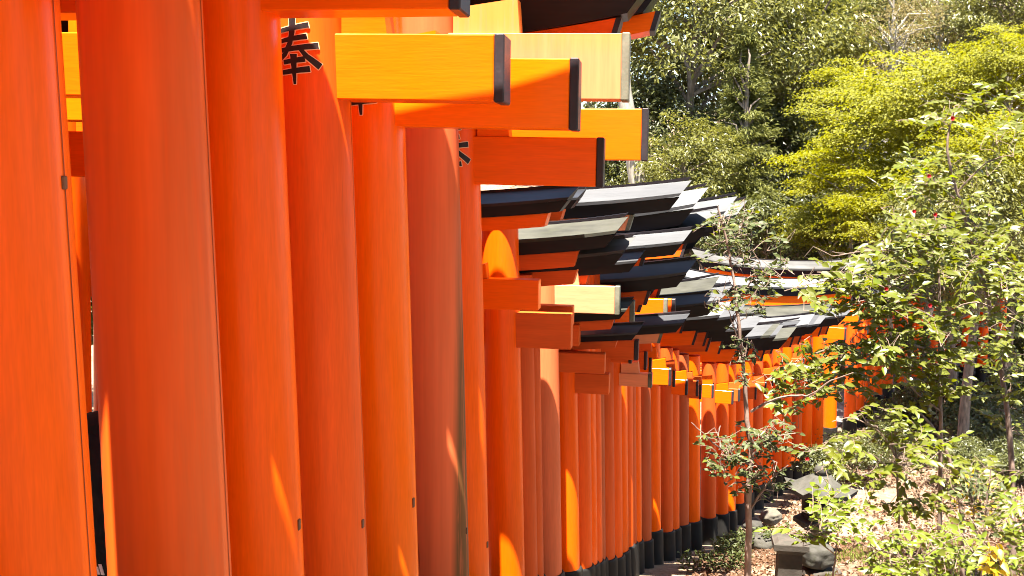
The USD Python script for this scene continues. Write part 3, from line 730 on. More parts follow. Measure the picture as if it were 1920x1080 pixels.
# the wood that stands round the viewpoint
for i, (X, Y, Z, sc_) in enumerate([(5.0, 2.0, 11.5, 1.0), (5.5, -3.5, 10.5, 1.1), (1.0, -8.5, 9.5, 1.0), (-4.5, -9, 10.0, 1.2), (-8.0, -3.5, 10.5, 1.2), (-7.5, 2.5, 9.0, 1.1), (-8, 7, 8.5, 1.0), (8.2, 6.5, 10.0, 1.0)]):
    dup(PROTO[(['oak', 'dark'][i % 2], i // 2 % 2)], 'evergreen tree ' + ['at the right shoulder of the viewpoint', 'behind the viewpoint on the right', 'straight behind the viewpoint', 'behind the uppermost gates', 'left of the uppermost gates', 'left of the leftmost posts', 'left of the gates below the leftmost posts', 'on the bank right of the viewpoint'][i], (X, Y, Z), i * 1.3, sc_, group='trees round the viewpoint')
# a pale bare trunk standing behind the roof tips
tp = [at_depth(x, y, 33) for x, y in ((1207, 420), (1198, 360), (1189, 300), (1180, 230), (1170, 170), (1166, 100), (1160, 20))]
t = thing('bare_trunk_tree', 'pale mottled bare trunk standing between the beam ends and the upper roof tips', 'tree', tuple(tp[0]))
obj('trunk', tube(np.array(tp) - tp[0] + 0, np.linspace(0.30, 0.2, 7), 14), BARKP, t, smooth=60)
# ------------------------------------------------------------------ near camellias and other young trees
def leaf_shape(L, W, fold, curl):
    """One leaf: pointed oval folded along its midrib, base at the origin, tip along +x."""
    t = np.array([0.12, 0.38, 0.68])
    w = np.array([0.62, 1.0, 0.66]) * W / 2
    v = [(0, 0, 0)]
    for k in range(3):
        z = -curl * L * t[k] ** 2
        v += [(t[k] * L, 0, z), (t[k] * L, w[k], z + fold * w[k]), (t[k] * L, -w[k], z + fold * w[k])]
    v.append((L, 0, -curl * L))
    f = [(0, 1, 2), (0, 3, 1), (1, 4, 5), (1, 5, 2), (1, 3, 6), (1, 6, 4), (4, 7, 8), (4, 8, 5), (4, 6, 9), (4, 9, 7), (7, 10, 8), (7, 9, 10)]
    return np.array(v, float), np.array(f)[:, ::-1]

def frame(d, up):
    d = d / np.linalg.norm(d)
    s = np.cross(up, d); s /= np.linalg.norm(s) + 1e-9
    n = np.cross(d, s)
    return np.stack([d, s, n], 0)

def to_px(P):
    q = np.asarray(P) - CAM
    dz = q @ F_
    return 960 + FPX * (q @ R_) / dz, 540 - FPX * (q @ U_) / dz

class Plant:
    def __init__(self, name, label, cat_, base, seed, mat, mat2=None, leaf=(0.075, 0.036), group=None):
        self.rs = np.random.RandomState(seed)
        self.base = np.array(base, float)
        self.t = thing(name, label, cat_, tuple(self.base), group=group)
        self.wood, self.leaves, self.mat, self.mat2, self.leaf, self.nodes = [], [], mat, mat2 or mat, leaf, []
        self.trunks = []
    def stem(self, pts, r0, r1, main=True):
        pts = np.array(pts, float)
        if len(pts) > 2:
            s = np.linspace(0, len(pts) - 1, (len(pts) - 1) * 4 + 1)
            fine = np.stack([np.interp(s, range(len(pts)), pts[:, k]) for k in range(3)], 1)
            for _ in range(3):
                fine[1:-1] = (fine[:-2] + 2 * fine[1:-1] + fine[2:]) / 4
            pts = fine
        pts = pts + self.rs.normal(size=pts.shape) * min(r0, 0.01) * 0.25
        rr = np.linspace(r0, r1, len(pts))
        (self.trunks if main else self.wood).append(tube(pts - self.base, rr, 9 if main else 5))
        self.nodes += [(p, r) for p, r in zip(pts, rr)]
        return pts
    def spray(self, tip, length=0.42, n=None, dirn=None, link=True, droop=0.12, dense=1.0):
        """A leafy twig that ends at tip, joined by a thin branch to the nearest wood."""
        rs = self.rs
        tip = np.array(tip, float)
        nd = self.node_array()
        dd = np.linalg.norm(nd - tip, axis=1) + np.maximum(nd[:, 2] - tip[2] + 0.05, 0) * 1.5
        k = int(np.argmin(dd + rs.rand(len(dd)) * 0.15))
        root = nd[k]
        if dirn is None:
            dirn = tip - root
            dirn = dirn / (np.linalg.norm(dirn) + 1e-9) + rs.normal(size=3) * 0.35
            dirn[2] = dirn[2] * 0.6 + 0.1
        dirn = np.array(dirn, float) / np.linalg.norm(dirn)
        s = np.linspace(0, 1, 7)[:, None]
        start = tip - dirn * length
        tw = start + dirn * length * s + np.array([0, 0, -droop * length]) * s ** 2 + rs.normal(size=3) * 0.03 * np.sin(s * 3.1)
        if link:
            mid = (root + start) / 2 + [0, 0, 0.06] + rs.normal(size=3) * 0.04
            ln = np.linalg.norm(start - root)
            r0 = min(self.nodes[k][1] * 0.7, 0.004 + 0.006 * ln)
            q = np.array([root, (root + mid) / 2 + rs.normal(size=3) * 0.015, mid, (mid + start) / 2, start])
            self.wood.append(tube(q - self.base, np.linspace(r0, 0.003, 5), 5))
            self.nodes += [(p, r0 * 0.6) for p in q[1:]]
        self.wood.append(tube(tw - self.base, np.linspace(0.0032, 0.0015, 7), 4))
        self.nodes += [(tw[3], 0.003)]
        n = n or max(5, int(length / 0.036 * dense))
        side = 1
        for i in range(n + 1):
            f = 0.12 + 0.88 * i / n
            p = np.array([np.interp(f, s[:, 0], tw[:, c]) for c in range(3)])
            d0 = dirn + np.array([0, 0, -2 * droop * f])
            lat = np.cross([0, 0, 1.0], d0); lat /= np.linalg.norm(lat) + 1e-9
            side = -side
            if i == n:
                d, = [d0]
            else:
                d = d0 * 0.75 + lat * side * rs.uniform(0.6, 1.1) + [0, 0, rs.uniform(-0.45, 0.15)]
            up = np.array([-0.12, -0.50, 0.85]) + rs.normal(size=3) * 0.42
            L = self.leaf[0] * rs.uniform(0.65, 1.2)
            v, fc = leaf_shape(L, L * self.leaf[1] / self.leaf[0] * rs.uniform(0.85, 1.15), rs.uniform(0.15, 0.6), rs.uniform(0.02, 0.3))
            v = v @ frame(d, up) + p - self.base
            self.leaves.append((v, fc, p))
    def node_array(self):
        if not hasattr(self, '_buf'):
            self._buf, self._n = np.zeros((200000, 3)), 0
        for q, _ in self.nodes[self._n:]:
            self._buf[self._n] = q; self._n += 1
        return self._buf[:self._n]
    def fill(self, poly, count, Yr, length=(0.3, 0.5), **kw):
        """Sprays whose tips fall inside the photo polygon poly at distances Yr."""
        P = Polygon(poly)
        x0, y0, x1, y1 = P.bounds
        from shapely.geometry import Point
        pts = []
        while len(pts) < count:
            x, y = self.rs.uniform(x0, x1), self.rs.uniform(y0, y1)
            if P.contains(Point(x, y)):
                pts.append(at_depth(x, y, self.rs.uniform(*Yr)))
        nd = np.array([p for p, _ in self.nodes])
        pts.sort(key=lambda p: np.min(np.linalg.norm(nd - p, axis=1)))
        for p in pts:
            self.spray(p, self.rs.uniform(*length), **kw)
    def flower(self, px, py, Y, r=0.027):
        c = at_depth(px, py, Y) - self.base
        pet = []
        for ring, (n, op, sc) in enumerate(((6, 0.9, 1.0), (5, 0.5, 0.75), (4, 0.2, 0.5))):
            for k in range(n):
                a = k * 6.283 / n + ring
                v, f = leaf_shape(r * 1.25 * sc, r * 1.1 * sc, 0.5, -0.25)
                d = np.array([math.cos(a) * op, -0.75, math.sin(a) * op])
                pet.append((v @ frame(d, np.array([-math.cos(a), -0.6, -math.sin(a)])) + c, f))
        obj('flower', cat(*pet), PETAL, self.t)
    def done(self, single=300):
        if self.trunks:
            obj('trunk', cat(*self.trunks), self.bark if hasattr(self, 'bark') else TWIG, self.t, smooth=60)
        if self.wood:
            obj('branches', cat(*self.wood), TWIG, self.t, smooth=60)
        ps = np.array([l[2] for l in self.leaves])
        x, y = to_px(ps)
        off = (x < -20) | (x > 1940) | (y < -20) | (y > 1100)
        order = np.argsort(np.linalg.norm(ps - CAM, axis=1) + off * 1000)
        for k in order[:single]:
            obj('leaf', self.leaves[k][:2], self.mat if self.rs.rand() < 0.8 else self.mat2, self.t, smooth=True)
        if len(order) > single:
            rest = [self.leaves[k][:2] for k in order[single:]]
            tag(obj('further_leaves', cat(*rest), self.mat, self.t, smooth=True), kind='stuff')
PETAL = usdkit.material(stage, LK + 'camellia_red', {"p": ("principled_bsdf", {"base_color": (0.55, 0.02, 0.03), "roughness": 0.5})}, surface="p.BSDF")

def pts(Y, *xy):
    return [at_depth(x, y, Y + (k[2] if len(k := (x, y)) > 2 else 0)) for x, y in xy]
def pts3(*xyz):
    return [at_depth(x, y, Y) for x, y, Y in xyz]

# the slender young tree in front of the row
b = at_depth(1404, 1082, 8.2); b[2] = ground(b[0], b[1]) - 0.05
p = Plant('young_tree', 'slender young tree with a bare crooked trunk and sparse olive leaves before the gates', 'tree', b, 1, CAMELD, CAMEL, leaf=(0.066, 0.033))
p.bark = bark_mat('bark_smooth_pinkish', (0.13, 0.085, 0.065), (0.26, 0.185, 0.15), scale=(10, 10, 3))
p.stem([b] + pts(8.2, (1403, 1040), (1404, 985), (1404, 930), (1405, 890), (1410, 850), (1402, 800), (1398, 750), (1394, 690), (1389, 640), (1381, 565), (1372, 500), (1363, 455), (1354, 415), (1344, 385)), 0.031, 0.006)
p.stem(pts3((1408, 772, 8.2), (1445, 750, 8.1), (1486, 741, 8.0), (1522, 744, 7.9), (1556, 712, 7.8), (1600, 700, 7.7)), 0.012, 0.004, False)
p.stem(pts3((1404, 870, 8.2), (1372, 850, 8.1), (1345, 838, 8.0), (1318, 812, 7.9), (1296, 792, 7.9)), 0.011, 0.003, False)
p.stem(pts3((1405, 960, 8.2), (1425, 925, 8.15), (1450, 893, 8.1), (1478, 872, 8.0)), 0.012, 0.004, False)
p.stem(pts3((1383, 560, 8.2), (1400, 535, 8.25), (1430, 512, 8.3), (1462, 500, 8.4)), 0.008, 0.003, False)
p.stem(pts3((1400, 660, 8.2), (1385, 640, 8.2), (1372, 605, 8.15), (1366, 575, 8.1)), 0.008, 0.003, False)
p.stem(pts3((1366, 470, 8.2), (1382, 440, 8.2), (1394, 420, 8.2), (1396, 372, 8.2)), 0.006, 0.002, False)
p.stem(pts3((1362, 450, 8.2), (1340, 462, 8.2), (1322, 455, 8.2)), 0.005, 0.002, False)
p.stem(pts3((1406, 860, 8.2), (1430, 830, 8.1), (1460, 815, 8.0), (1492, 812, 8.0)), 0.010, 0.003, False)
p.fill([(1298, 815), (1340, 800), (1400, 830), (1395, 900), (1320, 860)], 24, (7.7, 8.2), (0.14, 0.24))
p.fill([(1380, 800), (1500, 790), (1510, 840), (1400, 850)], 32, (7.8, 8.3), (0.14, 0.26))
p.fill([(1390, 880), (1480, 870), (1490, 920), (1380, 920)], 20, (7.9, 8.4), (0.14, 0.24))
p.fill([(1350, 540), (1460, 490), (1470, 530), (1420, 600), (1370, 620)], 32, (7.9, 8.5), (0.14, 0.26))
p.fill([(1300, 470), (1380, 400), (1460, 410), (1480, 500), (1400, 520)], 34, (7.9, 8.7), (0.14, 0.28))
p.fill([(1350, 640), (1410, 620), (1420, 700), (1380, 720)], 12, (7.9, 8.4), (0.12, 0.2))
p.fill([(1320, 400), (1400, 360), (1440, 420), (1360, 440)], 20, (7.9, 8.6), (0.14, 0.26))
p.done()

# the large camellia whose branches reach left in front of the far gates
b = at_depth(1764, 1000, 10.5); b[2] = ground(b[0], b[1]) - 0.05
p = Plant('camellia', 'large camellia with a thin upright stem and sunlit sprays reaching left over the far gates', 'shrub', b, 2, CAMEL, LIME, leaf=(0.104, 0.052))
p.stem([b] + pts(10.5, (1763, 960), (1763, 880), (1764, 800), (1764, 720), (1763, 650), (1762, 560), (1757, 480), (1752, 400)), 0.026, 0.010)
p.stem(pts3((1762, 665, 10.5), (1700, 640, 10.2), (1620, 645, 9.9), (1540, 655, 9.6), (1470, 690, 9.4)), 0.013, 0.004, False)
p.stem(pts3((1760, 580, 10.5), (1690, 540, 10.2), (1600, 520, 9.9), (1530, 530, 9.7), (1470, 545, 9.5)), 0.012, 0.004, False)
p.stem(pts3((1757, 500, 10.5), (1700, 470, 10.1), (1620, 470, 9.8), (1560, 480, 9.6)), 0.010, 0.004, False)
p.stem(pts3((1760, 600, 10.5), (1820, 560, 10.3), (1870, 580, 10.0), (1925, 610, 9.8)), 0.012, 0.004, False)
p.stem(pts3((1764, 770, 10.5), (1720, 740, 10.2), (1690, 700, 10.0), (1670, 660, 9.9)), 0.010, 0.004, False)
p.fill([(1500, 548), (1560, 490), (1640, 440), (1720, 450), (1740, 540), (1640, 590), (1560, 570)], 100, (9.2, 10.8), (0.3, 0.48))
p.fill([(1560, 600), (1700, 540), (1850, 560), (1900, 650), (1760, 680), (1600, 680)], 88, (9.4, 11), (0.3, 0.48))
p.fill([(1430, 760), (1460, 690), (1560, 640), (1680, 640), (1700, 700), (1600, 720), (1500, 760)], 60, (9.0, 10.4), (0.28, 0.46))
p.fill([(1660, 400), (1780, 380), (1880, 430), (1880, 520), (1720, 500)], 64, (9.5, 11), (0.3, 0.48))
p.fill([(1500, 640), (1680, 600), (1700, 760), (1560, 780)], 18, (9.2, 10.4), (0.28, 0.46))
p.fill([(1690, 690), (1820, 660), (1850, 740), (1720, 760)], 24, (9.6, 10.8), (0.28, 0.42))
for f in ((1660, 541, 9.4), (1742, 572, 9.6), (1752, 402, 9.6), (1712, 396, 9.5), (1512, 859, 9.0)):
    p.flower(*f)
p.done()

b = at_depth(1690, 1070, 9.2); b[2] = ground(b[0], b[1]) - 0.05
p = Plant('camellia', 'low camellia with arching sprays above the stone lantern roof', 'shrub', b, 3, CAMEL, LIME, leaf=(0.098, 0.050))
p.stem([b] + pts(9.2, (1688, 1040), (1685, 960), (1682, 890), (1680, 840), (1676, 790)), 0.016, 0.006)
p.stem(pts3((1683, 900, 9.2), (1640, 850, 9.0), (1590, 840, 8.9), (1545, 850, 8.8)), 0.009, 0.003, False)
p.stem(pts3((1681, 860, 9.2), (1655, 810, 9.1), (1600, 780, 9.0), (1560, 790, 8.9)), 0.009, 0.003, False)
p.fill([(1540, 860), (1590, 800), (1680, 770), (1770, 800), (1780, 870), (1660, 900), (1560, 890)], 30, (8.6, 9.8), (0.26, 0.44))
p.fill([(1600, 790), (1650, 750), (1740, 750), (1730, 800), (1640, 815)], 14, (8.8, 9.8), (0.26, 0.40))
p.done()

b = at_depth(1812, 1010, 9.8); b[2] = ground(b[0], b[1]) - 0.05
p = Plant('camellia', 'camellia with a slanting brown stem and one long bright spray of oval leaves', 'shrub', b, 4, CAMEL, LIME, leaf=(0.095, 0.050))
p.stem([b] + pts(9.8, (1806, 990), (1799, 930), (1789, 890), (1776, 850), (1760, 815), (1735, 785), (1715, 765)), 0.026, 0.010)
p.stem(pts3((1770, 840, 9.6), (1740, 865, 9.3), (1715, 880, 9.1), (1700, 890, 9.0)), 0.007, 0.003, False)
for tip, d, ln in (((1812, 796), (0.8, -0.1, 0.55), 0.66), ((1806, 862), (1, -0.1, 0.02), 0.50), ((1780, 830), (0.7, -0.3, 0.3), 0.4)):
    p.spray(at_depth(tip[0], tip[1], 8.6), ln, dirn=d, dense=0.8)
p.fill([(1640, 930), (1720, 880), (1800, 900), (1780, 980), (1680, 990)], 14, (8.6, 9.8), (0.26, 0.42))
p.fill([(1790, 860), (1880, 850), (1910, 920), (1850, 940), (1800, 910)], 22, (8.8, 10), (0.26, 0.42))
p.done()

b = at_depth(1845, 1100, 8.4); b[2] = ground(b[0], b[1]) - 0.05
p = Plant('camellia', 'dark narrow leaved shrub at the lower right with a yellow leaf cluster at its foot', 'shrub', b, 5, CAMELD, CAMEL, leaf=(0.066, 0.032))
p.stem([b] + pts(8.4, (1842, 1040), (1846, 980), (1852, 920), (1858, 880)), 0.014, 0.005)
p.stem(pts3((1842, 1040, 8.4), (1825, 980, 8.4), (1822, 930, 8.4)), 0.010, 0.004, False)
p.fill([(1790, 880), (1880, 870), (1890, 1000), (1810, 1010)], 50, (8.0, 9.0), (0.18, 0.3))
p.mat2 = YELLOW
p.done()
b = at_depth(1868, 1110, 6.6); b[2] = ground(b[0], b[1]) - 0.05
p = Plant('young_shrub', 'cluster of broad yellow leaves at the bottom right corner', 'shrub', b, 15, YELLOW, LIME, leaf=(0.085, 0.046))
p.stem([b] + pts(6.6, (1868, 1085), (1862, 1050)), 0.008, 0.003)
for k in range(7):
    p.spray(at_depth(1862 + 12 * math.cos(k), 1052 + 14 * math.sin(k * 1.7), 6.55), 0.12, n=3, dirn=(math.cos(k * 0.9), -0.5, math.sin(k * 0.9) * 0.5 - 0.3))
p.done()

b = at_depth(1560, 1120, 7.0); b[2] = ground(b[0], b[1]) - 0.05
p = Plant('young_shrub', 'bright lime green sprays in front of the stone post and its rocks', 'shrub', b, 6, LIME, LIME, leaf=(0.075, 0.038))
p.stem([b] + pts(7.0, (1560, 1090), (1566, 1040), (1572, 1000)), 0.010, 0.004)
p.stem(pts3((1566, 1040, 7.0), (1530, 1010, 6.9), (1480, 1000, 6.8)), 0.006, 0.003, False)
for tip, d, ln in (((1432, 984), (-1, 0.2, 0.1), 0.34), ((1560, 985), (0.9, 0.1, 0.15), 0.30), ((1500, 1010), (-0.8, 0.3, -0.1), 0.26), ((1545, 1000), (0.7, 0, 0), 0.28), ((1530, 940), (-0.5, 0, 0.6), 0.30), ((1610, 965), (0.9, 0, 0.3), 0.36), ((1575, 1008), (1, 0, -0.1), 0.25), ((1600, 1000), (1, 0.1, 0), 0.3)):
    p.spray(at_depth(tip[0], tip[1], 6.9), ln, dirn=d)
p.fill([(1480, 900), (1600, 880), (1650, 960), (1500, 985)], 12, (6.9, 7.8), (0.2, 0.3))
p.fill([(1560, 930), (1660, 930), (1650, 990), (1570, 990)], 10, (6.8, 7.6), (0.2, 0.3))
p.done()

b = at_depth(1720, 1130, 7.2); b[2] = ground(b[0], b[1]) - 0.05
p = Plant('young_shrub', 'bright spreading shrub along the bottom edge over the sunlit litter', 'shrub', b, 7, LIME, CAMEL, leaf=(0.075, 0.038))
p.stem([b] + pts(7.2, (1722, 1090), (1716, 1050), (1700, 1010), (1690, 985)), 0.012, 0.004)
p.stem(pts3((1718, 1060, 7.2), (1760, 1020, 7.1), (1820, 1000, 7.0)), 0.008, 0.003, False)
p.stem(pts3((1716, 1050, 7.2), (1640, 1030, 7.0), (1590, 1012, 6.9)), 0.008, 0.003, False)
p.fill([(1620, 1080), (1640, 1010), (1740, 985), (1830, 1010), (1840, 1085)], 48, (6.6, 7.8), (0.22, 0.36))
p.fill([(1690, 990), (1760, 970), (1850, 960), (1860, 1000), (1760, 1010)], 12, (6.8, 7.8), (0.2, 0.34))
p.done()
b = at_depth(1930, 1040, 8.0); b[2] = ground(b[0], b[1]) - 0.05
p = Plant('young_shrub', 'lime leaved shrub cut by the right edge above the bottom corner', 'shrub', b, 8, LIME, CAMEL, leaf=(0.08, 0.04))
p.stem([b] + pts(8.0, (1928, 1020), (1915, 980), (1900, 950)), 0.010, 0.004)
p.fill([(1850, 930), (1930, 900), (1930, 1060), (1860, 1040)], 24, (7.4, 8.6), (0.22, 0.36))
p.done()

# the tall camellia over the right edge
b = at_depth(1905, 1000, 12.0); b[2] = ground(b[0], b[1]) - 0.05
p = Plant('camellia', 'tall dark camellia with red flowers in front of the maples at the right', 'shrub', b, 9, CAMEL, LIME, leaf=(0.110, 0.056))
p.stem([b] + pts(12.0, (1900, 900), (1890, 780), (1870, 640), (1840, 500), (1800, 380), (1770, 280), (1790, 200)), 0.04, 0.010)
p.stem(pts3((1850, 540, 12), (1880, 470, 11.8), (1925, 420, 11.6)), 0.014, 0.005, False)
p.stem(pts3((1800, 380, 12), (1750, 340, 11.8), (1700, 350, 11.6)), 0.012, 0.004, False)
p.stem(pts3((1795, 360, 12), (1850, 300, 11.8), (1900, 290, 11.6)), 0.012, 0.004, False)
p.fill([(1650, 320), (1720, 230), (1800, 150), (1930, 130), (1930, 420), (1800, 400), (1700, 400)], 84, (11.0, 13.2), (0.3, 0.5))
p.fill([(1690, 400), (1800, 400), (1930, 420), (1930, 700), (1850, 700), (1800, 560)], 84, (10.8, 13.2), (0.3, 0.5))
p.fill([(1780, 640), (1930, 640), (1930, 800), (1840, 780)], 20, (11, 12.6), (0.3, 0.46))
for f in ((1784, 222, 11.0), (1740, 330, 11.2), (1850, 470, 11.0)):
    p.flower(*f, r=0.034)
p.done()
# ------------------------------------------------------------------ stones, lanterns, litter, grass
def stone_mat(name, a, b, mosscol=(0.06, 0.065, 0.02), moss=0.5):
    return paint(name, tuple((np.array(a) + np.array(b)) / 2), var=0.45, rough=0.85, dirt=moss, dirtcol=mosscol, dlo=0.48, dhi=0.66, stretch=(2.2, 2.2, 2.2), bump=0.8, spec=0.2)
STONE = stone_mat('granite_grey', (0.022, 0.021, 0.017), (0.055, 0.050, 0.042), mosscol=(0.02, 0.022, 0.008))
STONEB = stone_mat('granite_brown', (0.026, 0.021, 0.017), (0.06, 0.049, 0.039), mosscol=(0.03, 0.03, 0.022))
STONEP = stone_mat('stone_pale', (0.05, 0.043, 0.034), (0.10, 0.087, 0.067), mosscol=(0.10, 0.09, 0.05))
def rock_mesh(rx, ry, rz, seed, sub=3, rough=0.45, boxy=0.0):
    m = trimesh.creation.icosphere(sub)
    v = np.array(m.vertices)
    if boxy:
        k = np.max(np.abs(v), axis=1, keepdims=True)
        v = v * (1 - boxy) + v / k * boxy * 0.85
    n = meshkit.fbm(v * 1.3 + seed * 3.7, 4, seed) - 0.5
    n2 = np.abs(meshkit.noise(v * 2.1 + seed, seed + 9) - 0.5)
    v = v * (1 + rough * n + 0.25 * n2)[:, None] * [rx, ry, rz]
    return v, np.array(m.faces)
ROCKS = [(1302, 1068, 14.4, 0.16, 'rounded grey stone under the black sleeves'), (1328, 1052, 15.4, 0.20, 'pale flat stone at the foot of the broad black sleeve'), (1352, 1060, 14.8, 0.19, 'mossy stone left of the slender trunk'),
         (1378, 1032, 16.2, 0.22, 'brown stone behind the slender trunk'), (1322, 1080, 13.6, 0.17, 'angular brown stone at the bottom edge left of the trunk'), (1290, 1084, 13.2, 0.16, 'small light stone at the bottom edge below the sleeves'),
         (1428, 1018, 15.6, 0.20, 'brown earthy boulder right of the slender trunk'), (1372, 1075, 14.0, 0.22, 'dark boulder low beside the slender trunk'), (1445, 968, 17.2, 0.17, 'pale boulder lit from above behind the stone post'), (1412, 985, 17.0, 0.16, 'small boulder above the brown earthy one')]
for i, (x, y, Y, r, lab) in enumerate(ROCKS):
    c = at_depth(x, y, Y)
    t = thing('rock', lab, 'rock', tuple(c), i * 0.9, group='stones along the foot of the gates')
    obj('rock_body', rock_mesh(r * 1.25, r, r * 0.75, i + 1), [STONE, STONEB, STONEP][i % 3 if i not in (8, 1) else 2], t, smooth=40)
# stacked rough blocks beside the post
for i, (x, y, Y, rx, rz, lab) in enumerate([(1529, 1040, 12.2, 0.20, 0.15, 'mottled rough block, upper of two beside the stone post'), (1538, 1082, 12.2, 0.26, 0.14, 'broad rough block under the mottled one beside the stone post')]):
    c = at_depth(x, y, Y)
    t = thing('stone_block', lab, 'stone', tuple(c), 0.3, group='rough blocks beside the stone post')
    obj('block', rock_mesh(rx, 0.2, rz, 31 + i, rough=0.22, boxy=0.75), STONE if i == 0 else STONEB, t, smooth=35)

def prism(n, r0, r1, z0, z1, rot=None):
    a = np.arange(n) * 2 * math.pi / n + (math.pi / n if rot is None else rot)
    v = np.vstack([np.stack([r0 * np.cos(a), r0 * np.sin(a), np.full(n, z0)], 1), np.stack([r1 * np.cos(a), r1 * np.sin(a), np.full(n, z1)], 1)])
    return hull(v)
# stone post with a flared top
c = at_depth(1478, 1080, 11.7)
gz = ground(c[0], c[1]) - 0.1
t = thing('stone_post', 'weathered square stone post with a flared cap beside the rough blocks', 'post', (c[0], c[1], gz), -0.15)
ztop = at_depth(1478, 1008, 11.7)[2] - gz
obj('shaft', prism(4, 0.205, 0.19, 0, ztop - 0.16), STONEB, t)
obj('cap', cat(prism(4, 0.195, 0.26, ztop - 0.16, ztop - 0.10), prism(4, 0.285, 0.285, ztop - 0.098, ztop - 0.03), prism(4, 0.26, 0.20, ztop - 0.028, ztop)), STONEB, t)
# stone lantern with a hipped roof
c = at_depth(1538, 920, 14.6)
gz = ground(c[0], c[1]) - 0.1
zr = c[2] - gz
t = thing('stone_lantern', 'mossy stone lantern with a broad hipped roof behind the sprays', 'lantern', (c[0], c[1], gz), 0.2)
obj('base_stone', prism(6, 0.42, 0.36, 0, 0.22), STONE, t)
obj('shaft', prism(8, 0.17, 0.15, 0.22, zr - 0.62), STONE, t)
obj('platform', cat(prism(6, 0.20, 0.36, zr - 0.62, zr - 0.50), prism(6, 0.37, 0.37, zr - 0.498, zr - 0.43)), STONE, t)
fb = []
for k in range(4):
    a = k * math.pi / 2 + math.pi / 4
    v, f = cbox((-0.045, -0.045, zr - 0.43), (0.045, 0.045, zr - 0.06), 0.01)
    fb.append((v + [0.21 * math.cos(a), 0.21 * math.sin(a), 0], f))
fb.append(cbox((-0.19, -0.19, zr - 0.43), (0.19, 0.19, zr - 0.37), 0.01)); fb.append(cbox((-0.19, -0.19, zr - 0.12), (0.19, 0.19, zr - 0.06), 0.01))
obj('fire_box', cat(*fb), STONE, t)
n = 24
a = np.arange(n) * 2 * math.pi / n
sq = 1 / np.maximum(np.abs(np.cos(a)), np.abs(np.sin(a)))
rv = []
for rr, zz in ((0.16, zr - 0.06), (0.385, zr - 0.05), (0.40, zr + 0.02), (0.27, zr + 0.10), (0.15, zr + 0.20), (0.09, zr + 0.24)):
    k = rr * (1 + (sq - 1) * 0.9)
    lift = 0.09 * np.clip((sq - 1.15) / 0.26, 0, 1) * (rr > 0.3)
    rv.append(np.stack([k * np.cos(a), k * np.sin(a), zz + lift], 1))
rv = np.vstack(rv); rf = []
for i in range(5):
    for k in range(n):
        a0, a1 = i * n + k, i * n + (k + 1) % n
        rf += [(a0, a1, a1 + n), (a0, a1 + n, a0 + n)]
for k in range(1, n - 1):
    rf += [(0, k + 1, k), (5 * n, 5 * n + k, 5 * n + k + 1)]
obj('roof', (rv, np.array(rf)), STONE, t, smooth=35)
obj('finial', trimesh.creation.icosphere(2, 0.10).apply_translation([0, 0, zr + 0.31]), STONE, t, smooth=True)

# fallen leaves
DRY = leaf_mat('leaf_fallen', [(0, (0.09, 0.045, 0.022)), (0.4, (0.20, 0.12, 0.065)), (0.75, (0.27, 0.185, 0.11)), (1, (0.40, 0.31, 0.21))], trans=0.1, rough=0.6, spec=0.3)
rs = np.random.RandomState(77)
n = 52000
Yl = 9 + 24 * rs.rand(n) ** 0.9
Xl = np.interp(Yl, [9, 13, 17, 21, 26, 31, 33], [1.5, 2.4, 3.9, 6.4, 9.0, 14, 14]) + (rs.rand(n) ** 0.9) * np.interp(Yl, [9, 33], [5.5, 9])
keep = meshkit.fbm(np.stack([Xl * 0.8, Yl * 0.8, Yl * 0], 1), 4, 21) > rs.uniform(0.30, 0.56, n)
Xl, Yl = Xl[keep], Yl[keep]
n = len(Xl)
Zl = terrain(Xl, Yl) + 0.012 + 0.03 * rs.rand(n)
sc = rs.uniform(0.4, 1.25, n)
lv = leaf_quads(np.stack([Xl, Yl, Zl], 1), np.array([0, 0, 1.0]) + rs.normal(size=(n, 3)) * 0.55, rs.normal(size=(n, 3)), 0.085 * sc, 0.042 * sc, fold=0.4)
tag(obj('fallen_leaves', lv, DRY), 'dry brown and pale leaves littering the slope right of the gates', 'fallen leaves', kind='stuff')
# thin yellowing grass in the sunlit corner
GRASS = leaf_mat('grass_yellowing', [(0, (0.11, 0.13, 0.02)), (0.5, (0.22, 0.21, 0.05)), (1, (0.36, 0.30, 0.10))], trans=0.35, rough=0.7, spec=0.2)
n = 9000
Yl = rs.uniform(9, 16.5, n)
Xl = np.interp(Yl, [9, 13, 17], [3.0, 4.2, 6.2]) + rs.rand(n) * 4.5
keep = meshkit.fbm(np.stack([Xl * 0.9, Yl * 0.9, Yl * 0], 1), 3, 4) > 0.46
Xl, Yl = Xl[keep], Yl[keep]
n = len(Xl)
D = np.stack([rs.normal(size=n) * 0.5, rs.normal(size=n) * 0.5, np.ones(n)], 1)
hgt = rs.uniform(0.05, 0.14, n)
C = np.stack([Xl, Yl, terrain(Xl, Yl) + hgt * 0.45], 1)
gv = leaf_quads(C, rs.normal(size=(n, 3)) * [1, 1, 0.2], D, hgt, 0.012, fold=0.2)
tag(obj('grass', gv, GRASS), 'thin yellowing grass in the sunlit clearing', 'grass', kind='stuff')
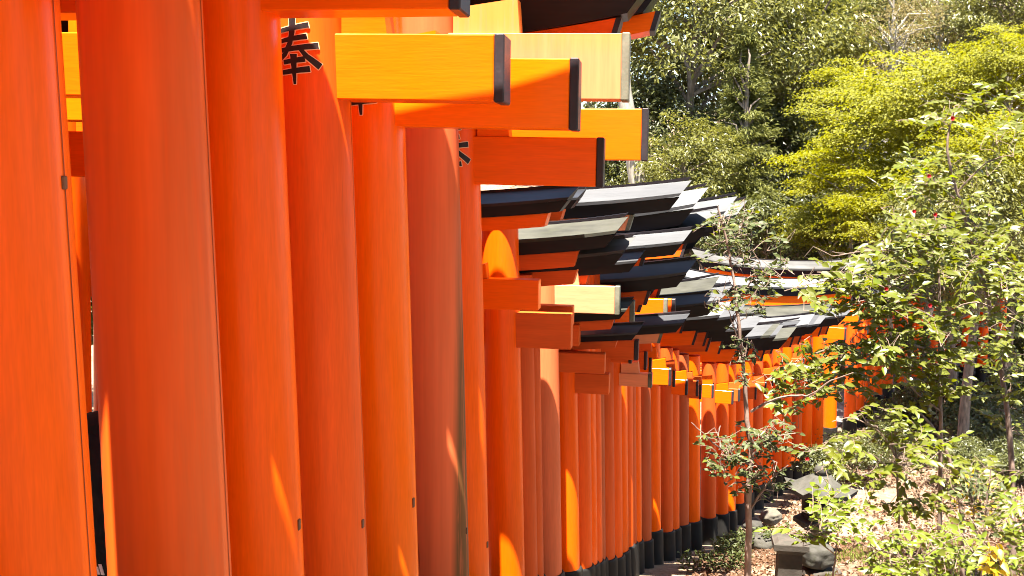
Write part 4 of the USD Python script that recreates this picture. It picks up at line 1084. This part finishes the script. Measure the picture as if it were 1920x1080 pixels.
# leafy ground plants in the shade at the foot of the row
n = 5200
Yl = rs.uniform(12.5, 17.5, n)
Xl = np.interp(Yl, [12.5, 15, 17.5], [2.15, 3.15, 4.2]) + rs.rand(n) * 0.9
keep = meshkit.fbm(np.stack([Xl * 1.6, Yl * 1.6, Yl * 0], 1), 3, 8) > 0.5
Xl, Yl = Xl[keep], Yl[keep]
n = len(Xl)
C = np.stack([Xl, Yl, terrain(Xl, Yl) + rs.uniform(0.03, 0.28, n)], 1)
gv = leaf_quads(C, np.array([0, 0, 1.0]) + rs.normal(size=(n, 3)) * 0.7, rs.normal(size=(n, 3)), 0.07, 0.035)
tag(obj('ground_plants', gv, CAMELD), 'low dark leafy plants between the stones at the foot of the gates', 'ground plants', kind='stuff')

# trodden path through the gates
mid = []
for g in GATES:
    mid.append((g['C'][0], g['C'][1]))
mid = np.array(mid)[np.argsort([g['Y'] + g['A'][0] * 0.2 for g in GATES])]
for _ in range(6):
    mid[1:-1] = (mid[:-2] + 2 * mid[1:-1] + mid[2:]) / 4
tn = np.gradient(mid, axis=0); tn /= np.linalg.norm(tn, axis=1, keepdims=True)
nn = np.stack([tn[:, 1], -tn[:, 0]], 1)
pv = np.vstack([np.column_stack([mid + nn * s, terrain(*(mid + nn * s).T) + 0.02]) for s in (-0.82, -0.3, 0.3, 0.82)])
m = len(mid); pf = []
for k in range(3):
    for i in range(m - 1):
        a, b_ = k * m + i, (k + 1) * m + i
        pf += [(a, b_, b_ + 1), (a, b_ + 1, a + 1)]
PAVE = paint('path_stone', (0.22, 0.20, 0.175), var=0.3, rough=0.85, dirt=0.5, dirtcol=(0.10, 0.085, 0.07), stretch=(2, 2, 2), bump=0.5)
tag(obj('path', (pv, np.array(pf)[:, ::-1]), PAVE), kind='structure')

# the person walking inside, glimpsed between the first two posts
CLOTH = paint('black_cloth', (0.013, 0.012, 0.014), var=0.3, rough=0.75, dirt=0.1, stretch=(9, 9, 9), bump=0.5)
SKIN = usdkit.material(stage, LK + 'skin', {"p": ("principled_bsdf", {"base_color": (0.50, 0.30, 0.20), "roughness": 0.5, "subsurface_weight": 0.1})}, surface="p.BSDF")
HAIR = paint('dark_hair', (0.02, 0.014, 0.01), var=0.4, rough=0.5, stretch=(20, 20, 4))
WHITE = usdkit.material(stage, LK + 'white_print', {"p": ("principled_bsdf", {"base_color": (0.75, 0.75, 0.76), "roughness": 0.6})}, surface="p.BSDF")
def chain(joints, bones, fine=0.02, it=12):
    out = m3.Manifold()
    for a_, b_ in bones:
        pa, ra = joints[a_]; pb, rb = joints[b_]
        s1 = m3.Manifold.sphere(ra, 20).translate(tuple(map(float, pa))); s2 = m3.Manifold.sphere(rb, 20).translate(tuple(map(float, pb)))
        out = out + m3.Manifold.batch_hull([s1, s2])
    me = out.refine_to_length(fine).to_mesh()
    tm = trimesh.Trimesh(me.vert_properties[:, :3], me.tri_verts, process=True)
    trimesh.smoothing.filter_taubin(tm, iterations=it)
    return np.array(tm.vertices), np.array(tm.faces)
sh = at_depth(163, 808, 4.55)
PX, PY = sh[0] + 0.19, 4.55
pg = CZ + ground_rel(PY)
t = thing('person', 'person in black jacket and trousers with a white striped mark, between the two leftmost posts', 'person', (PX, PY, pg), -0.25)
S = sh[2] - pg + 0.03         # shoulder height
k = S / 1.42
J = lambda x, y, z, r: (np.array([x, y, z]) * k, r * k)
body = {'hipL': J(-0.09, 0, 0.90, 0.105), 'hipR': J(0.09, 0, 0.90, 0.105), 'kneL': J(-0.10, 0.05, 0.49, 0.062), 'kneR': J(0.10, -0.02, 0.49, 0.062), 'ankL': J(-0.10, 0.0, 0.09, 0.045), 'ankR': J(0.10, -0.14, 0.09, 0.045),
        'waist': J(0, 0, 1.06, 0.13), 'chL': J(-0.09, 0, 1.27, 0.115), 'chR': J(0.09, 0, 1.27, 0.115), 'shL': J(-0.185, 0, 1.385, 0.062), 'shR': J(0.185, 0, 1.385, 0.062), 'nb': J(0, 0, 1.42, 0.07), 'nk': J(0, 0.01, 1.50, 0.055),
        'hd': J(0, 0.02, 1.60, 0.085), 'hd2': J(0, 0.0, 1.65, 0.092), 'jaw': J(0, 0.06, 1.55, 0.055), 'nose': J(0, 0.115, 1.60, 0.014), 'earL': J(-0.092, 0.0, 1.60, 0.018), 'earR': J(0.092, 0.0, 1.60, 0.018),
        'elL': J(-0.235, -0.02, 1.11, 0.045), 'elR': J(0.235, -0.02, 1.11, 0.045), 'wrL': J(-0.225, 0.08, 0.88, 0.032), 'wrR': J(0.225, 0.08, 0.88, 0.032), 'paL': J(-0.22, 0.10, 0.80, 0.034), 'paR': J(0.22, 0.10, 0.80, 0.034),
        'toL': J(-0.11, 0.16, 0.045, 0.038), 'toR': J(0.11, 0.02, 0.045, 0.038)}
for sd, sg in (('L', -1), ('R', 1)):
    for fi, (dx, dy, ln) in enumerate(((-0.02, 0.03, 0.055), (-0.007, 0.015, 0.075), (0.006, 0.0, 0.080), (0.018, -0.015, 0.072), (0.026, -0.03, 0.055))):
        bx, by = 0.22 * sg, 0.10
        body[f'f{sd}{fi}'] = J(bx + dx * 0.3, by + dy, 0.775, 0.010)
        body[f'g{sd}{fi}'] = J(bx + dx * 0.3 - sg * 0.01, by + dy * 1.1 + (0.03 if fi == 0 else 0.012), 0.775 - ln, 0.008)
bones = [('hipL', 'hipR'), ('hipL', 'kneL'), ('hipR', 'kneR'), ('kneL', 'ankL'), ('kneR', 'ankR'), ('hipL', 'waist'), ('hipR', 'waist'), ('waist', 'chL'), ('waist', 'chR'), ('chL', 'chR'), ('chL', 'shL'), ('chR', 'shR'), ('shL', 'nb'), ('shR', 'nb'), ('nb', 'nk'), ('nk', 'hd'), ('hd', 'hd2'), ('hd', 'jaw'), ('hd', 'nose'), ('hd', 'earL'), ('hd', 'earR'),
         ('shL', 'elL'), ('shR', 'elR'), ('elL', 'wrL'), ('elR', 'wrR'), ('wrL', 'paL'), ('wrR', 'paR'), ('ankL', 'toL'), ('ankR', 'toR')] + [(f'pa{s}', f'f{s}{i}') for s in 'LR' for i in range(5)] + [(f'f{s}{i}', f'g{s}{i}') for s in 'LR' for i in range(5)]
obj('body', chain(body, bones, 0.012, 6), SKIN, t, smooth=True)
fat = lambda names, add: {n_: (body[n_][0], body[n_][1] + add) for n_ in names}
jk = fat(['waist', 'chL', 'chR', 'shL', 'shR', 'nb', 'elL', 'elR', 'wrL', 'wrR', 'hipL', 'hipR'], 0.022)
obj('jacket', chain(jk, [('hipL', 'hipR'), ('hipL', 'waist'), ('hipR', 'waist'), ('waist', 'chL'), ('waist', 'chR'), ('chL', 'chR'), ('chL', 'shL'), ('chR', 'shR'), ('shL', 'nb'), ('shR', 'nb'), ('shL', 'elL'), ('shR', 'elR'), ('elL', 'wrL'), ('elR', 'wrR')]), CLOTH, t, smooth=True)
tr_ = fat(['hipL', 'hipR', 'kneL', 'kneR', 'ankL', 'ankR'], 0.02)
obj('trousers', chain(tr_, [('hipL', 'hipR'), ('hipL', 'kneL'), ('hipR', 'kneR'), ('kneL', 'ankL'), ('kneR', 'ankR')]), CLOTH, t, smooth=True)
obj('shoe', chain({'a': (body['ankL'][0] - [0, 0, 0.04], 0.05), 'b': (body['toL'][0], 0.045)}, [('a', 'b')]), CLOTH, t, smooth=True)
obj('shoe', chain({'a': (body['ankR'][0] - [0, 0, 0.04], 0.05), 'b': (body['toR'][0], 0.045)}, [('a', 'b')]), CLOTH, t, smooth=True)
hr = {'a': (body['hd2'][0] + np.array([0, -0.02, 0.02]), 0.10), 'b': (body['hd'][0] + np.array([0, -0.045, -0.02]), 0.075)}
obj('hair', chain(hr, [('a', 'b')]), HAIR, t, smooth=True)
for e in (-1, 1):
    obj('eye', trimesh.creation.icosphere(1, 0.011 * k).apply_translation(np.array([e * 0.034, 0.098, 1.625]) * k), WHITE, t)
# the three slanted white bars on the clothing
lg = at_depth(185, 1069, PY - 0.16)
cr, sr = math.cos(0.25), math.sin(0.25)
d_ = lg - np.array([PX, PY, pg])
lx, ly, lz = d_[0] * cr - d_[1] * sr, d_[0] * sr + d_[1] * cr, d_[2]
bars = []
for q, hgt in enumerate((0.020, 0.034, 0.048)):
    x0 = lx - 0.030 + q * 0.022
    ph = [(x0 + 0.5 * z * -0.6, ly + yy, lz - 0.02 + z) for z in (0, hgt) for yy in (-0.002, 0.002)]
    ph += [(a_[0] + 0.015, a_[1], a_[2]) for a_ in ph]
    bars.append(hull(ph))
obj('white_mark', cat(*bars), WHITE, t)
